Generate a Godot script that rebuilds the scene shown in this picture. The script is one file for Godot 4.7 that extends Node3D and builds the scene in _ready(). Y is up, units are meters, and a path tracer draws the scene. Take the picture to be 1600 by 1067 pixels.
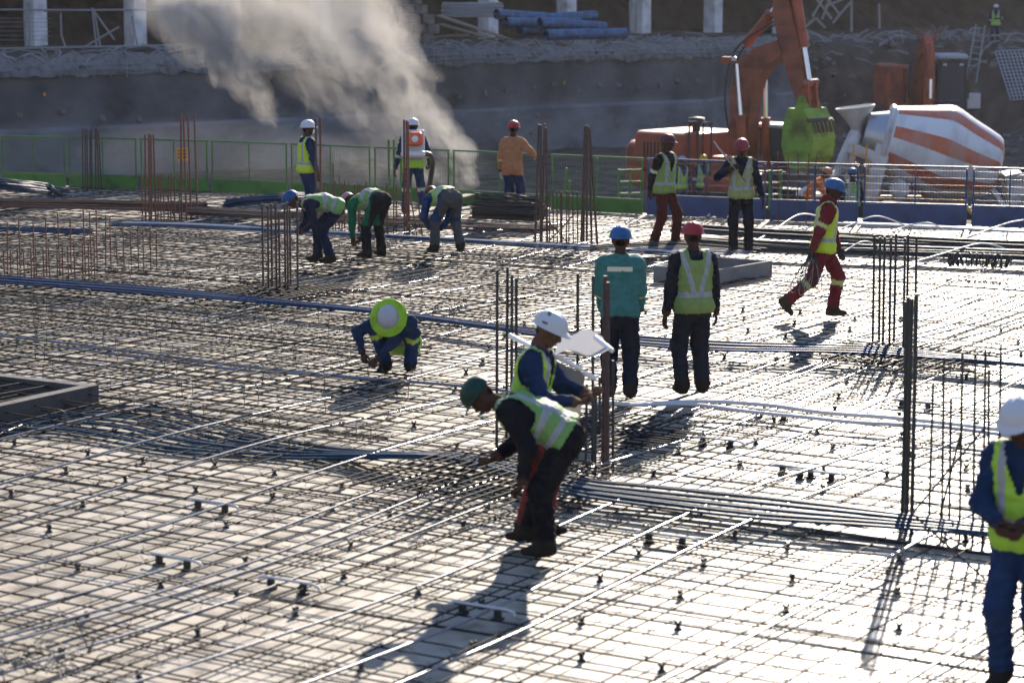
extends Node3D
# A post-tensioned slab being reinforced. Metres, y up; the slab's formwork deck is y = 0.
const FPX := 3787.0            # focal length in pixels of the 1600 px wide photograph
const CAM_H := 4.6
const PITCH := 0.15198         # radians downwards
var U := Vector3(0.5195, 0, -0.8545)   # deck axis running away from the eye to the right
var V := Vector3(0.8545, 0, 0.5195)    # deck axis running to the right and towards the eye
var eye := Vector3(0, CAM_H, 0)
var look_basis := Basis(Vector3.RIGHT, -PITCH)
var rng := RandomNumberGenerator.new()
var taken := {}
var mats := {}
var fold_noise := FastNoiseLite.new()
var bump_noise := FastNoiseLite.new()

# ---------------------------------------------------------------- mesh builder
class MB:
	var v := PackedVector3Array()
	var n := PackedVector3Array()
	var c := PackedColorArray()
	var t := PackedVector2Array()
	var ix := PackedInt32Array()
	var col := Color(1, 1, 1)
	var use_col := false
	var use_uv := false
	func vert(p: Vector3, nn: Vector3, uv := Vector2.ZERO) -> int:
		v.append(p)
		n.append(nn)
		c.append(col)
		t.append(uv)
		return v.size() - 1
	func tri(a: int, b: int, d: int) -> void:
		var g := (v[b] - v[a]).cross(v[d] - v[a])
		ix.append(a)
		if g.dot(n[a] + n[b] + n[d]) > 0.0:
			ix.append(d)
			ix.append(b)
		else:
			ix.append(b)
			ix.append(d)
	func quad(a: int, b: int, d: int, e: int) -> void:
		tri(a, b, d)
		tri(a, d, e)
	func face(p: Array, uvs := []) -> void:
		var g: Vector3 = ((p[1] - p[0]) as Vector3).cross(p[2] - p[0]).normalized()
		var first := v.size()
		for i in p.size():
			vert(p[i], g, uvs[i] if uvs.size() > i else Vector2.ZERO)
		for i in range(1, p.size() - 1):
			tri(first, first + i, first + i + 1)
	func box(xf: Transform3D, s: Vector3, ch := 0.0) -> void:
		var h := s * 0.5
		ch = minf(ch, minf(h.x, minf(h.y, h.z)) * 0.9)
		var core := h - Vector3.ONE * ch
		var ids := {}
		for sx in [-1, 1]:
			for sy in [-1, 1]:
				for sz in [-1, 1]:
					var k := Vector3(sx, sy, sz)
					for ax in 3:
						var nn := Vector3.ZERO
						nn[ax] = k[ax]
						var p := core * k + nn * ch
						ids[Vector4i(sx, sy, sz, ax)] = vert(xf * p, (xf.basis * nn).normalized())
		for ax in 3:
			var b := (ax + 1) % 3
			var d := (ax + 2) % 3
			for sg in [-1, 1]:
				var q := []
				for cc in [[-1, -1], [1, -1], [1, 1], [-1, 1]]:
					var k := Vector4i(0, 0, 0, ax)
					k[ax] = sg
					k[b] = cc[0]
					k[d] = cc[1]
					q.append(ids[k])
				quad(q[0], q[1], q[2], q[3])
		if ch > 0.0:
			for ax in 3:
				var b := (ax + 1) % 3
				var d := (ax + 2) % 3
				for sb in [-1, 1]:
					for sd in [-1, 1]:
						var k0 := Vector4i(0, 0, 0, b)
						k0[ax] = -1
						k0[b] = sb
						k0[d] = sd
						var k1 := k0
						k1[ax] = 1
						var k2 := k1
						k2.w = d
						var k3 := k0
						k3.w = d
						quad(ids[k0], ids[k1], ids[k2], ids[k3])
			for sx in [-1, 1]:
				for sy in [-1, 1]:
					for sz in [-1, 1]:
						tri(ids[Vector4i(sx, sy, sz, 0)], ids[Vector4i(sx, sy, sz, 1)], ids[Vector4i(sx, sy, sz, 2)])
	func bx(at: Vector3, s: Vector3, rot := Vector3.ZERO, ch := 0.0) -> void:
		box(Transform3D(Basis.from_euler(rot * (PI / 180.0)), at), s, ch)
	func tube(pts: PackedVector3Array, r, sides := 6, cap := true) -> void:
		var m := pts.size()
		var prev_side := Vector3.ZERO
		var rows := []
		for i in m:
			var d := (pts[mini(i + 1, m - 1)] - pts[maxi(i - 1, 0)]).normalized()
			var side := prev_side - d * prev_side.dot(d)
			if side.length() < 0.01:
				side = d.cross(Vector3.UP)
				if side.length() < 0.05:
					side = d.cross(Vector3.RIGHT)
			side = side.normalized()
			prev_side = side
			var up := side.cross(d).normalized()
			var rr: float = r[i] if r is Array or r is PackedFloat32Array else r
			var row := []
			for k in sides:
				var a := TAU * k / sides
				var nn := side * cos(a) + up * sin(a)
				row.append(vert(pts[i] + nn * rr, nn, Vector2(float(k) / sides, float(i) / maxf(1.0, m - 1.0))))
			rows.append(row)
		for i in m - 1:
			for k in sides:
				var k2 := (k + 1) % sides
				quad(rows[i][k], rows[i][k2], rows[i + 1][k2], rows[i + 1][k])
		if cap:
			for e in [0, m - 1]:
				var d := (pts[1] - pts[0]).normalized() * -1.0 if e == 0 else (pts[m - 1] - pts[m - 2]).normalized()
				var ring := []
				for k in sides:
					ring.append(vert(v[rows[e][k]], d))
				for k in range(1, sides - 1):
					tri(ring[0], ring[k], ring[k + 1])
	func bar(a: Vector3, b: Vector3, r: float, sides := 6) -> void:
		tube(PackedVector3Array([a, b]), r, sides)
	func lathe(xf: Transform3D, prof: PackedVector2Array, seg := 24, a0 := 0.0, a1 := TAU) -> void:
		var rows := []
		var total := 0.0
		for i in range(1, prof.size()):
			total += prof[i].distance_to(prof[i - 1])
		var run := 0.0
		for i in prof.size():
			if i > 0:
				run += prof[i].distance_to(prof[i - 1])
			var d := prof[mini(i + 1, prof.size() - 1)] - prof[maxi(i - 1, 0)]
			var nn2 := Vector2(d.y, -d.x).normalized()
			var row := []
			for k in seg + 1:
				var a := lerpf(a0, a1, float(k) / seg)
				var rad := Vector3(cos(a), 0, sin(a))
				row.append(vert(xf * (rad * prof[i].x + Vector3.UP * prof[i].y), (xf.basis * (rad * nn2.x + Vector3.UP * nn2.y)).normalized(), Vector2(float(k) / seg, run / maxf(total, 0.0001))))
			rows.append(row)
		for i in prof.size() - 1:
			for k in seg:
				quad(rows[i][k], rows[i][k + 1], rows[i + 1][k + 1], rows[i + 1][k])
	func prism(poly: PackedVector2Array, z0: float, z1: float, xf := Transform3D.IDENTITY) -> void:
		# poly in the local xy plane, pushed out along z
		var tr := Geometry2D.triangulate_polygon(poly)
		for zz in [z0, z1]:
			var nn := (xf.basis * Vector3(0, 0, signf(zz - (z0 + z1) * 0.5))).normalized()
			var first := v.size()
			for p in poly:
				vert(xf * Vector3(p.x, p.y, zz), nn)
			for k in range(0, tr.size(), 3):
				tri(first + tr[k], first + tr[k + 1], first + tr[k + 2])
		var ccw := not Geometry2D.is_polygon_clockwise(poly)
		for i in poly.size():
			var a := poly[i]
			var b := poly[(i + 1) % poly.size()]
			var e := (b - a).normalized()
			var o := Vector2(e.y, -e.x) if ccw else Vector2(-e.y, e.x)
			var nn := (xf.basis * Vector3(o.x, o.y, 0)).normalized()
			var i0 := vert(xf * Vector3(a.x, a.y, z0), nn)
			var i1 := vert(xf * Vector3(b.x, b.y, z0), nn)
			var i2 := vert(xf * Vector3(b.x, b.y, z1), nn)
			var i3 := vert(xf * Vector3(a.x, a.y, z1), nn)
			quad(i0, i1, i2, i3)
	func append(o: MB, xf: Transform3D, tint := Color(1, 1, 1)) -> void:
		var first := v.size()
		var keep := col
		for i in o.v.size():
			col = o.c[i] * tint
			vert(xf * o.v[i], (xf.basis * o.n[i]).normalized(), o.t[i])
		col = keep
		for k in range(0, o.ix.size(), 3):
			tri(first + o.ix[k], first + o.ix[k + 1], first + o.ix[k + 2])
	func mesh() -> ArrayMesh:
		var arr := []
		arr.resize(Mesh.ARRAY_MAX)
		arr[Mesh.ARRAY_VERTEX] = v
		arr[Mesh.ARRAY_NORMAL] = n
		if use_col:
			arr[Mesh.ARRAY_COLOR] = c
		if use_uv:
			arr[Mesh.ARRAY_TEX_UV] = t
		arr[Mesh.ARRAY_INDEX] = ix
		var m := ArrayMesh.new()
		m.add_surface_from_arrays(Mesh.PRIMITIVE_TRIANGLES, arr)
		return m

# ---------------------------------------------------------------- small helpers
func lin(r: float, g: float, b: float) -> Color:
	return Color(r, g, b).linear_to_srgb()

func mt(r: float, g: float, b: float, rough := 0.8, metal := 0.0) -> StandardMaterial3D:
	var m := StandardMaterial3D.new()
	m.albedo_color = lin(r, g, b)
	m.roughness = rough
	m.metallic = metal
	return m

func noise_tex(seed_: int, freq: float, lo: Color, hi: Color, size := 512, octaves := 5, mid = null) -> NoiseTexture2D:
	var nz := FastNoiseLite.new()
	nz.seed = seed_
	nz.noise_type = FastNoiseLite.TYPE_SIMPLEX_SMOOTH
	nz.frequency = freq
	nz.fractal_octaves = octaves
	var t := NoiseTexture2D.new()
	t.width = size
	t.height = size
	t.seamless = true
	t.noise = nz
	var g := Gradient.new()
	g.offsets = PackedFloat32Array([0.0, 0.5, 1.0]) if mid != null else PackedFloat32Array([0.0, 1.0])
	g.colors = PackedColorArray([lo, mid, hi]) if mid != null else PackedColorArray([lo, hi])
	t.color_ramp = g
	return t

func grained(m: StandardMaterial3D, tex: Texture2D, scale: float, bump: Texture2D = null, bump_cm := 0.0, world := true) -> StandardMaterial3D:
	m.albedo_texture = tex
	m.uv1_triplanar = true
	m.uv1_world_triplanar = world
	m.uv1_scale = Vector3.ONE * scale
	if bump:
		m.heightmap_enabled = true
		m.heightmap_texture = bump
		m.heightmap_scale = bump_cm
	return m

func numbered(called: String) -> String:
	var k: int = taken.get(called, 0)
	taken[called] = k + 1
	return called if k == 0 else "%s_%03d" % [called, k]

func tag(o: Node3D, label: String, category: String, group := "") -> Node3D:
	o.set_meta("label", label)
	o.set_meta("category", category)
	if group != "":
		o.set_meta("group", group)
	return o

func thing(called: String, label: String, category: String, at := Vector3.ZERO, turn := 0.0, group := "") -> Node3D:
	var o := Node3D.new()
	o.name = numbered(called)
	add_child(o)
	o.position = at
	o.rotation.y = turn
	return tag(o, label, category, group)

func put(called: String, what, m: Material, parent: Node) -> MeshInstance3D:
	var o := MeshInstance3D.new()
	o.mesh = what.mesh() if what is MB else what
	o.material_override = m
	if parent == self:
		o.name = numbered(called)
	else:
		var kids: Dictionary = parent.get_meta("kid_names", {})
		var k: int = kids.get(called, 0)
		kids[called] = k + 1
		parent.set_meta("kid_names", kids)
		o.name = called if k == 0 else "%s_%03d" % [called, k]
	parent.add_child(o)
	return o

func structure(called: String, what, m: Material) -> MeshInstance3D:
	var o := put(called, what, m, self)
	o.set_meta("kind", "structure")
	return o

func ray(px: float, py: float) -> Vector3:
	return look_basis * Vector3((px - 800.0) / FPX, -(py - 533.5) / FPX, -1.0)

func P(px: float, py: float, h := 0.0) -> Vector3:      # the point of the level h seen at a pixel
	var d := ray(px, py)
	return eye + d * ((h - CAM_H) / d.y)

func At(px: float, py: float, dist: float) -> Vector3:  # the point at a distance in depth seen at a pixel
	var d := ray(px, py)
	return eye + d * (dist / -d.z)

func smooth_path(pts: Array, steps := 6) -> PackedVector3Array:
	var out := PackedVector3Array()
	for i in pts.size() - 1:
		var a: Vector3 = pts[maxi(i - 1, 0)]
		var b: Vector3 = pts[i]
		var c: Vector3 = pts[i + 1]
		var d: Vector3 = pts[mini(i + 2, pts.size() - 1)]
		for k in steps:
			out.append(b.cubic_interpolate(c, a, d, float(k) / steps))
	out.append(pts[pts.size() - 1])
	return out

func rf(a: float, b: float) -> float:
	return rng.randf_range(a, b)

func _ready() -> void:
	rng.seed = 20
	fold_noise.seed = 4
	fold_noise.frequency = 1.0
	bump_noise.seed = 9
	bump_noise.frequency = 1.0
	# camera: 85 mm on a full frame, raised above the deck and tipped down
	var cam := Camera3D.new()
	cam.name = "camera"
	add_child(cam)
	cam.position = eye
	cam.basis = look_basis
	var at := CameraAttributesPhysical.new()
	at.frustum_focal_length = 85.1
	at.frustum_focus_distance = 32.0
	at.frustum_near = 0.5
	at.frustum_far = 600.0
	at.exposure_aperture = 2.2
	cam.attributes = at
	cam.fov = rad_to_deg(2.0 * atan(533.5 / FPX))
	cam.near = 0.5
	cam.far = 600.0
	cam.current = true
	# sky, sun, exposure
	var sky_m := ProceduralSkyMaterial.new()
	sky_m.sky_top_color = Color(0.38, 0.48, 0.66)
	sky_m.sky_horizon_color = Color(0.74, 0.76, 0.78)
	sky_m.sky_curve = 0.18
	sky_m.ground_bottom_color = Color(0.25, 0.23, 0.2)
	sky_m.ground_horizon_color = Color(0.5, 0.5, 0.5)
	sky_m.sun_angle_max = 12.0
	var sky := Sky.new()
	sky.sky_material = sky_m
	var env := Environment.new()
	env.background_mode = Environment.BG_SKY
	env.sky = sky
	env.background_energy_multiplier = SKY_ENERGY
	env.tonemap_mode = Environment.TONE_MAPPER_LINEAR
	env.tonemap_exposure = EXPOSURE
	env.volumetric_fog_enabled = true
	env.volumetric_fog_density = 0.0001      # fine cement dust hanging in the sunlit air
	env.volumetric_fog_albedo = Color(0.94, 0.95, 0.97)
	env.volumetric_fog_anisotropy = 0.6
	env.sdfgi_enabled = true
	env.ssao_enabled = true
	env.ssil_enabled = true
	var we := WorldEnvironment.new()
	we.name = "environment"
	we.environment = env
	add_child(we)
	var sun := DirectionalLight3D.new()
	sun.name = "sun"
	add_child(sun)
	var az := deg_to_rad(12.8)
	var el := deg_to_rad(25.0)
	var to_sun := Vector3(sin(az) * cos(el), sin(el), -cos(az) * cos(el))
	sun.look_at_from_position(to_sun * 50.0, Vector3.ZERO)
	sun.light_energy = 1.6
	sun.light_color = Color(1.0, 0.95, 0.89)
	sun.light_angular_distance = 0.55
	sun.shadow_enabled = true
	make_materials()
	build_ground()
	build_backdrop()
	build_deck()
	build_mats()
	build_tendons()
	build_starters()
	build_fences()
	build_piles()
	build_vehicles()
	build_people()
	build_smoke()

const SKY_ENERGY := 0.85
const EXPOSURE := 2.4

# ---------------------------------------------------------------- materials
func make_materials() -> void:
	var grain := noise_tex(11, 0.02, Color(0.55, 0.55, 0.55), Color(1, 1, 1), 512, 6, Color(0.85, 0.85, 0.84))
	var blotch := noise_tex(12, 0.006, Color(0.62, 0.6, 0.57), Color(1, 1, 1), 512, 6, Color(0.92, 0.91, 0.9))
	var rough := noise_tex(13, 0.03, Color(0, 0, 0), Color(1, 1, 1), 512, 6)
	var coarse := noise_tex(14, 0.012, Color(0, 0, 0), Color(1, 1, 1), 512, 6)
	mats.grain = grain
	mats.blotch = blotch
	mats.rough = rough
	# film-faced plywood, cement-stained: four tones of sheet
	var tones := [[0.435, 0.39, 0.315], [0.395, 0.36, 0.29], [0.455, 0.41, 0.335], [0.41, 0.365, 0.285]]
	mats.ply = []
	for i in 4:
		var m := mt(tones[i][0], tones[i][1], tones[i][2], 0.60)
		grained(m, noise_tex(30 + i, 0.008, Color(0.55, 0.53, 0.5), Color(1, 1, 1), 512, 6, Color(0.9, 0.89, 0.87)), 0.45, rough, 0.15)
		m.roughness_texture = noise_tex(40 + i, 0.01, Color(0.66, 0.66, 0.66), Color(1, 1, 1), 256, 4)
		m.metallic_specular = 0.31
		mats.ply.append(m)
	mats.timber = grained(mt(0.16, 0.12, 0.08, 0.85), grain, 0.8)
	mats.rebar = grained(mt(0.03, 0.026, 0.024, 0.6), grain, 6.0)
	mats.rebar_b = grained(mt(0.022, 0.019, 0.018, 0.62), grain, 6.0)
	mats.rebar.metallic_specular = 0.2
	mats.rebar_b.metallic_specular = 0.2
	mats.rust = grained(mt(0.16, 0.065, 0.04, 0.75), blotch, 5.0)
	mats.rust_dark = grained(mt(0.085, 0.05, 0.04, 0.7), blotch, 5.0)
	mats.dark_bar = grained(mt(0.05, 0.052, 0.046, 0.55, 0.2), grain, 5.0)
	mats.black_plastic = mt(0.018, 0.018, 0.018, 0.5)
	mats.sheath = mt(0.13, 0.14, 0.16, 0.26)
	mats.sheath_dark = mt(0.06, 0.07, 0.085, 0.36)
	mats.sheath_blue = mt(0.014, 0.04, 0.095, 0.42)
	mats.sheath_teal = mt(0.014, 0.045, 0.075, 0.42)
	for k in ["sheath_blue", "sheath_teal", "sheath_dark"]:
		mats[k].metallic_specular = 0.3
	mats.white_plastic = mt(0.5, 0.5, 0.49, 0.45)
	mats.concrete = grained(mt(0.2, 0.198, 0.19, 0.9), blotch, 0.5, rough, 0.8)
	mats.concrete_dark = grained(mt(0.10, 0.10, 0.10, 0.95), blotch, 0.9, rough, 0.6)
	mats.shotcrete = grained(mt(0.175, 0.175, 0.178, 0.95), noise_tex(15, 0.004, Color(0.5, 0.5, 0.51), Color(1, 1, 1), 1024, 6, Color(0.8, 0.8, 0.81)), 0.11, rough, 5.0)
	mats.masonry = grained(mt(0.08, 0.078, 0.075, 0.95), blotch, 0.9, rough, 0.8)
	mats.shotcrete_pale = grained(mt(0.235, 0.24, 0.245, 0.95), noise_tex(18, 0.004, Color(0.55, 0.55, 0.56), Color(1, 1, 1), 1024, 6, Color(0.85, 0.85, 0.86)), 0.11, rough, 5.0)
	mats.earth = grained(mt(0.12, 0.09, 0.065, 1.0), noise_tex(16, 0.008, Color(0.4, 0.38, 0.36), Color(1, 1, 1), 1024, 7, Color(0.75, 0.73, 0.72)), 0.12, coarse, 12.0)
	mats.rubble = grained(mt(0.2, 0.18, 0.16, 1.0), blotch, 0.7)
	mats.white_paint = grained(mt(0.72, 0.74, 0.78, 0.7), blotch, 0.35)
	mats.green_steel = grained(mt(0.06, 0.19, 0.025, 0.45), blotch, 0.6)
	mats.blue_steel = grained(mt(0.025, 0.06, 0.17, 0.42), blotch, 0.6)
	mats.wire = mt(0.30, 0.31, 0.32, 0.4, 0.6)
	mats.pipe_blue = grained(mt(0.06, 0.20, 0.46, 0.5), noise_tex(17, 0.01, Color(0.35, 0.33, 0.3), Color(1, 1, 1), 512, 6), 0.7)
	mats.steel = mt(0.35, 0.35, 0.36, 0.35, 0.8)
	mats.grey_pipe = mt(0.22, 0.22, 0.22, 0.6)
	mats.wood = grained(mt(0.30, 0.24, 0.17, 0.9), grain, 2.0)

# ---------------------------------------------------------------- terrain, wall, building
var wall_line := []       # top edge of the sprayed-concrete wall, in plan
var pit_noise := FastNoiseLite.new()

func wall_z(x: float) -> float:
	for i in wall_line.size() - 1:
		var a: Vector3 = wall_line[i]
		var b: Vector3 = wall_line[i + 1]
		if x <= b.x or i == wall_line.size() - 2:
			return lerpf(a.z, b.z, (x - a.x) / (b.x - a.x))
	return -95.0

func ground_h(x: float, z: float) -> float:
	var nz := pit_noise.get_noise_2d(x * 4.0, z * 4.0)
	var fine := pit_noise.get_noise_2d(x * 22.0, z * 22.0)
	var pit := -2.35 - 0.5 * smoothstep(3.0, 9.0, x) + nz * 0.25 + fine * 0.08
	var w := wall_z(x) - 1.4
	var ramp := smoothstep(w, w - 1.8, z)
	if x > 9.5:                                  # unlined cut: an uneven earth face
		w = wall_z(x) + nz * 2.0
		ramp = smoothstep(w + 2.4, w - 3.0, z + fine * 1.4) 
	var top := 1.35 + nz * 0.35 + fine * 0.12
	var col_z := -104.0 - 2.7 * (x + 20.3) / 3.83
	top += clampf((col_z - 1.5 - z) * 0.75, 0.0, 9.0) * (1.0 + 0.3 * fine)
	var h := lerpf(pit, top, ramp)
	# spoil heaped against the cut on the side of the trucks
	var heap := smoothstep(15.5, 24.0, x + (z + 80.0) * 0.16) * smoothstep(-58.0, -74.0, z)
	h = lerpf(h, maxf(h, 0.6 + fine * 0.5 + nz), heap)
	var mound := exp(-pow((x - 15.0) / 5.0, 2.0) - pow((z + 92.0) / 7.0, 2.0))
	h = maxf(h, -1.3 * mound + (1.0 - mound) * h)
	var shelf := exp(-pow((x - 8.0) / 2.2, 4.0) - pow((z + 61.0) / 2.6, 4.0))
	h = maxf(h, lerpf(h, -1.9, shelf))
	return h

func build_ground() -> void:
	pit_noise.seed = 3
	pit_noise.frequency = 0.02
	for q in [[-260, 124], [0, 116], [300, 108], [650, 98], [850, 91], [1000, 87], [1112, 84.5]]:
		wall_line.append(P(q[0], q[1], 1.2))
	wall_line.append(wall_line[-1] + Vector3(0.35, 0, -1.2))
	wall_line.append(P(1260, 76.0, 1.2))
	wall_line.append(P(1420, 74.0, 1.2))
	wall_line.append(P(1700, 76.0, 1.2))
	var g := MB.new()
	var x0 := -70.0
	var z0 := -41.0
	var nx := 176
	var nz := 190
	var hs := PackedFloat32Array()
	for j in nz + 1:
		for i in nx + 1:
			hs.append(ground_h(x0 + i * 0.8, z0 - j * 0.8))
	for j in nz + 1:
		for i in nx + 1:
			var k := j * (nx + 1) + i
			var hx := hs[k + 1] - hs[k] if i < nx else 0.0
			var hz := hs[k + nx + 1] - hs[k] if j < nz else 0.0
			g.vert(Vector3(x0 + i * 0.8, hs[k], z0 - j * 0.8), Vector3(-hx, 0.8, hz).normalized())
	for j in nz:
		for i in nx:
			var k := j * (nx + 1) + i
			g.quad(k, k + 1, k + nx + 2, k + nx + 1)
	structure("ground", g, mats.earth)
	# the land all around, far below the deck's edge
	var far := MB.new()
	far.face([Vector3(-400, -3.6, 120), Vector3(400, -3.6, 120), Vector3(400, -3.6, -420), Vector3(-400, -3.6, -420)])
	structure("terrain", far, mats.earth)

func build_backdrop() -> void:
	# sprayed-concrete wall: face, lower lift standing proud, anchor plates
	var wall := thing("retaining_wall", "grey sprayed concrete retaining wall with anchor plates behind the fence", "wall")
	var line := []
	for i in wall_line.size() - 3:
		var a: Vector3 = wall_line[i]
		var b: Vector3 = wall_line[i + 1]
		var steps := maxi(1, int(a.distance_to(b) / 0.3))
		for k in steps:
			line.append(a.lerp(b, float(k) / steps))
	line.append(wall_line[-3])
	var rows := [1.2, 1.1, 0.8, 0.5, 0.2, -0.1, -0.4, -0.62, -0.7, -0.78, -1.0, -1.3, -1.6, -1.9, -2.2, -2.6, -3.1]
	var f := MB.new()
	var grid := []
	for i in line.size():
		var p: Vector3 = line[i]
		var col := []
		for r in rows.size():
			var y: float = rows[r]
			var o := pit_noise.get_noise_3d(p.x * 9.0, y * 9.0, p.z * 9.0) * 0.16 + pit_noise.get_noise_3d(p.x * 50.0, y * 50.0, p.z * 50.0) * 0.05
			var edge := -0.66 + 0.1 * pit_noise.get_noise_2d(p.x * 30.0, 5.0)
			if y < edge:
				o += 0.16
			if r == 0:
				y += 0.18 * pit_noise.get_noise_2d(p.x * 40.0, 1.0)
			col.append(p * Vector3(1, 0, 1) + Vector3(0.1 * o, y, o))
		grid.append(col)
	for i in line.size():
		for r in rows.size():
			var dx: Vector3 = grid[mini(i + 1, line.size() - 1)][r] - grid[maxi(i - 1, 0)][r]
			var dy: Vector3 = grid[i][maxi(r - 1, 0)] - grid[i][mini(r + 1, rows.size() - 1)]
			f.vert(grid[i][r], dx.cross(dy).normalized())
	var f2 := MB.new()
	f2.v = f.v.duplicate()
	f2.n = f.n.duplicate()
	f2.c = f.c.duplicate()
	f2.t = f.t.duplicate()
	for i in line.size() - 1:
		for r in rows.size() - 1:
			var k := i * rows.size() + r
			(f if r < 7 else f2).quad(k, k + 1, k + rows.size() + 1, k + rows.size())
	put("upper_lift", f, mats.shotcrete, wall)
	put("lower_lift", f2, mats.shotcrete_pale, wall)
	# broken crust along the head of the wall
	var crust := MB.new()
	var cg := []
	for i in line.size():
		var p: Vector3 = line[i]
		for k in 9:
			var d: float = [-0.18, -0.1, 0.1, 0.5, 1.0, 1.6, 2.3, 3.2, 4.2][k]
			var h: float = 1.22 + 0.34 * smoothstep(-0.2, 0.5, d) + 0.5 * pit_noise.get_noise_3d(p.x * 45.0, d * 50.0, 3.0) * smoothstep(-0.3, 0.2, d)
			if k == 0:
				h = 1.08 + 0.25 * pit_noise.get_noise_2d(p.x * 60.0, 9.0)
			if k == 8:
				h = 0.6
			crust.vert(p * Vector3(1, 0, 1) + Vector3(0, h, -d + 0.15 * pit_noise.get_noise_2d(p.x * 80.0, d * 40.0)), Vector3(0, 1, 0.25).normalized())
	for i in line.size() - 1:
		for k in 8:
			var q := i * 9 + k
			crust.quad(q, q + 1, q + 10, q + 9)
	put("broken_head", crust, mats.rubble, wall)
	# torn steel mesh hanging over the wall head
	var hang := MB.new()
	for i in range(0, line.size() - 1):
		var p: Vector3 = line[i]
		if i % 2 == 0 and pit_noise.get_noise_2d(p.x * 12.0, 20.0) > -0.18:
			hang.bar(Vector3(p.x, 1.0, p.z + 0.16), Vector3(p.x + rf(-0.05, 0.05), 1.62 + rf(-0.1, 0.1), p.z + 0.05), 0.018, 4)
		if pit_noise.get_noise_2d(p.x * 12.0, 20.0) > -0.25:
			var b: Vector3 = line[i + 1]
			for yy in [1.12, 1.3, 1.47]:
				hang.bar(Vector3(p.x, yy, p.z + 0.14), Vector3(b.x, yy + rf(-0.02, 0.02), b.z + 0.14), 0.014, 4)
	put("torn_mesh", hang, mats.grey_pipe, wall)
	for q in [[835, 136], [865, 131], [902, 141], [938, 134], [967, 133], [999, 139], [1031, 134], [1058, 126], [1091, 128], [829, 206], [997, 205], [1026, 196], [716, 150], [758, 145], [790, 141], [755, 223], [160, 185], [98, 175], [218, 186], [30, 180], [840, 180], [620, 210], [460, 200], [965, 196]]:
		var hit := wall_hit(q[0], q[1])
		var ap := MB.new()
		ap.bx(Vector3(0, 0, 0.1), Vector3(rf(0.14, 0.2), rf(0.16, 0.24), 0.12), Vector3(0, 0, rf(-20, 20)), 0.03)
		ap.bar(Vector3(0, 0, 0.16), Vector3(0, -0.02, 0.3), 0.03, 6)
		var o := put("anchor_plate", ap, mats.concrete, wall)
		o.position = hit
	for q in [[70, 147], [683, 121], [882, 129], [1079, 91]]:
		var sv := MB.new()
		sv.bx(Vector3(0, 0, 0.14), Vector3(0.07, 0.1, 0.02))
		put("survey_target", sv, mt(0.75, 0.3, 0.03, 0.6), wall).position = wall_hit(q[0], q[1])

	# the building on the terrace: white ground-floor columns, storeys above the frame
	var b := thing("apartment_building", "building on white square columns standing on the terrace above the wall", "building")
	var dir := Vector3(3.83, 0, -2.7).normalized()
	var yaw := atan2(-dir.z, dir.x)
	for i in range(-4, 10):
		var base := Vector3(-20.3 + 3.83 * i, 0.9, -104.0 - 2.7 * i)
		var cm := MB.new()
		cm.bx(Vector3(0, 2.3, 0), Vector3(0.72, 4.6, 0.72), Vector3.ZERO, 0.03)
		var o := put("column", cm, mats.white_paint, b)
		o.position = base
		o.rotation.y = yaw + 0.25
	var mid := Vector3(-20.3 + 3.83 * 4.5, 0, -104.0 - 2.7 * 4.5) + Vector3(-dir.z, 0, dir.x) * -6.0
	for s in 7:
		var sl := MB.new()
		sl.bx(Vector3.ZERO, Vector3(88, 0.35, 14.6))
		var o := put("floor_slab", sl, mats.concrete, b)
		o.position = mid + Vector3(0, 5.67 + s * 3.0, 0)
		o.rotation.y = yaw
		var wl := MB.new()
		wl.bx(Vector3.ZERO, Vector3(87, 2.65, 13.6))
		var o2 := put("storey_wall", wl, mats.white_paint, b)
		o2.position = mid + Vector3(0, 7.17 + s * 3.0, 0)
		o2.rotation.y = yaw

func wall_hit(px: float, py: float) -> Vector3:
	var d := ray(px, py)
	var t := 60.0
	while t < 120.0:
		var p := eye + d * t
		if p.z < wall_z(p.x) + 0.12:
			return p
		t += 0.1
	return eye + d * 90.0

# ---------------------------------------------------------------- deck
var deck_poly := PackedVector2Array()
var fence_px := [[-160, 286.5], [0, 290], [105, 292.5], [217, 296], [328, 300], [452, 306], [582, 312.5], [705, 319], [858, 327.5], [1008, 335.5], [1200, 344], [1345, 348.5], [1515, 353.5], [1640, 358], [1800, 363]]

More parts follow.
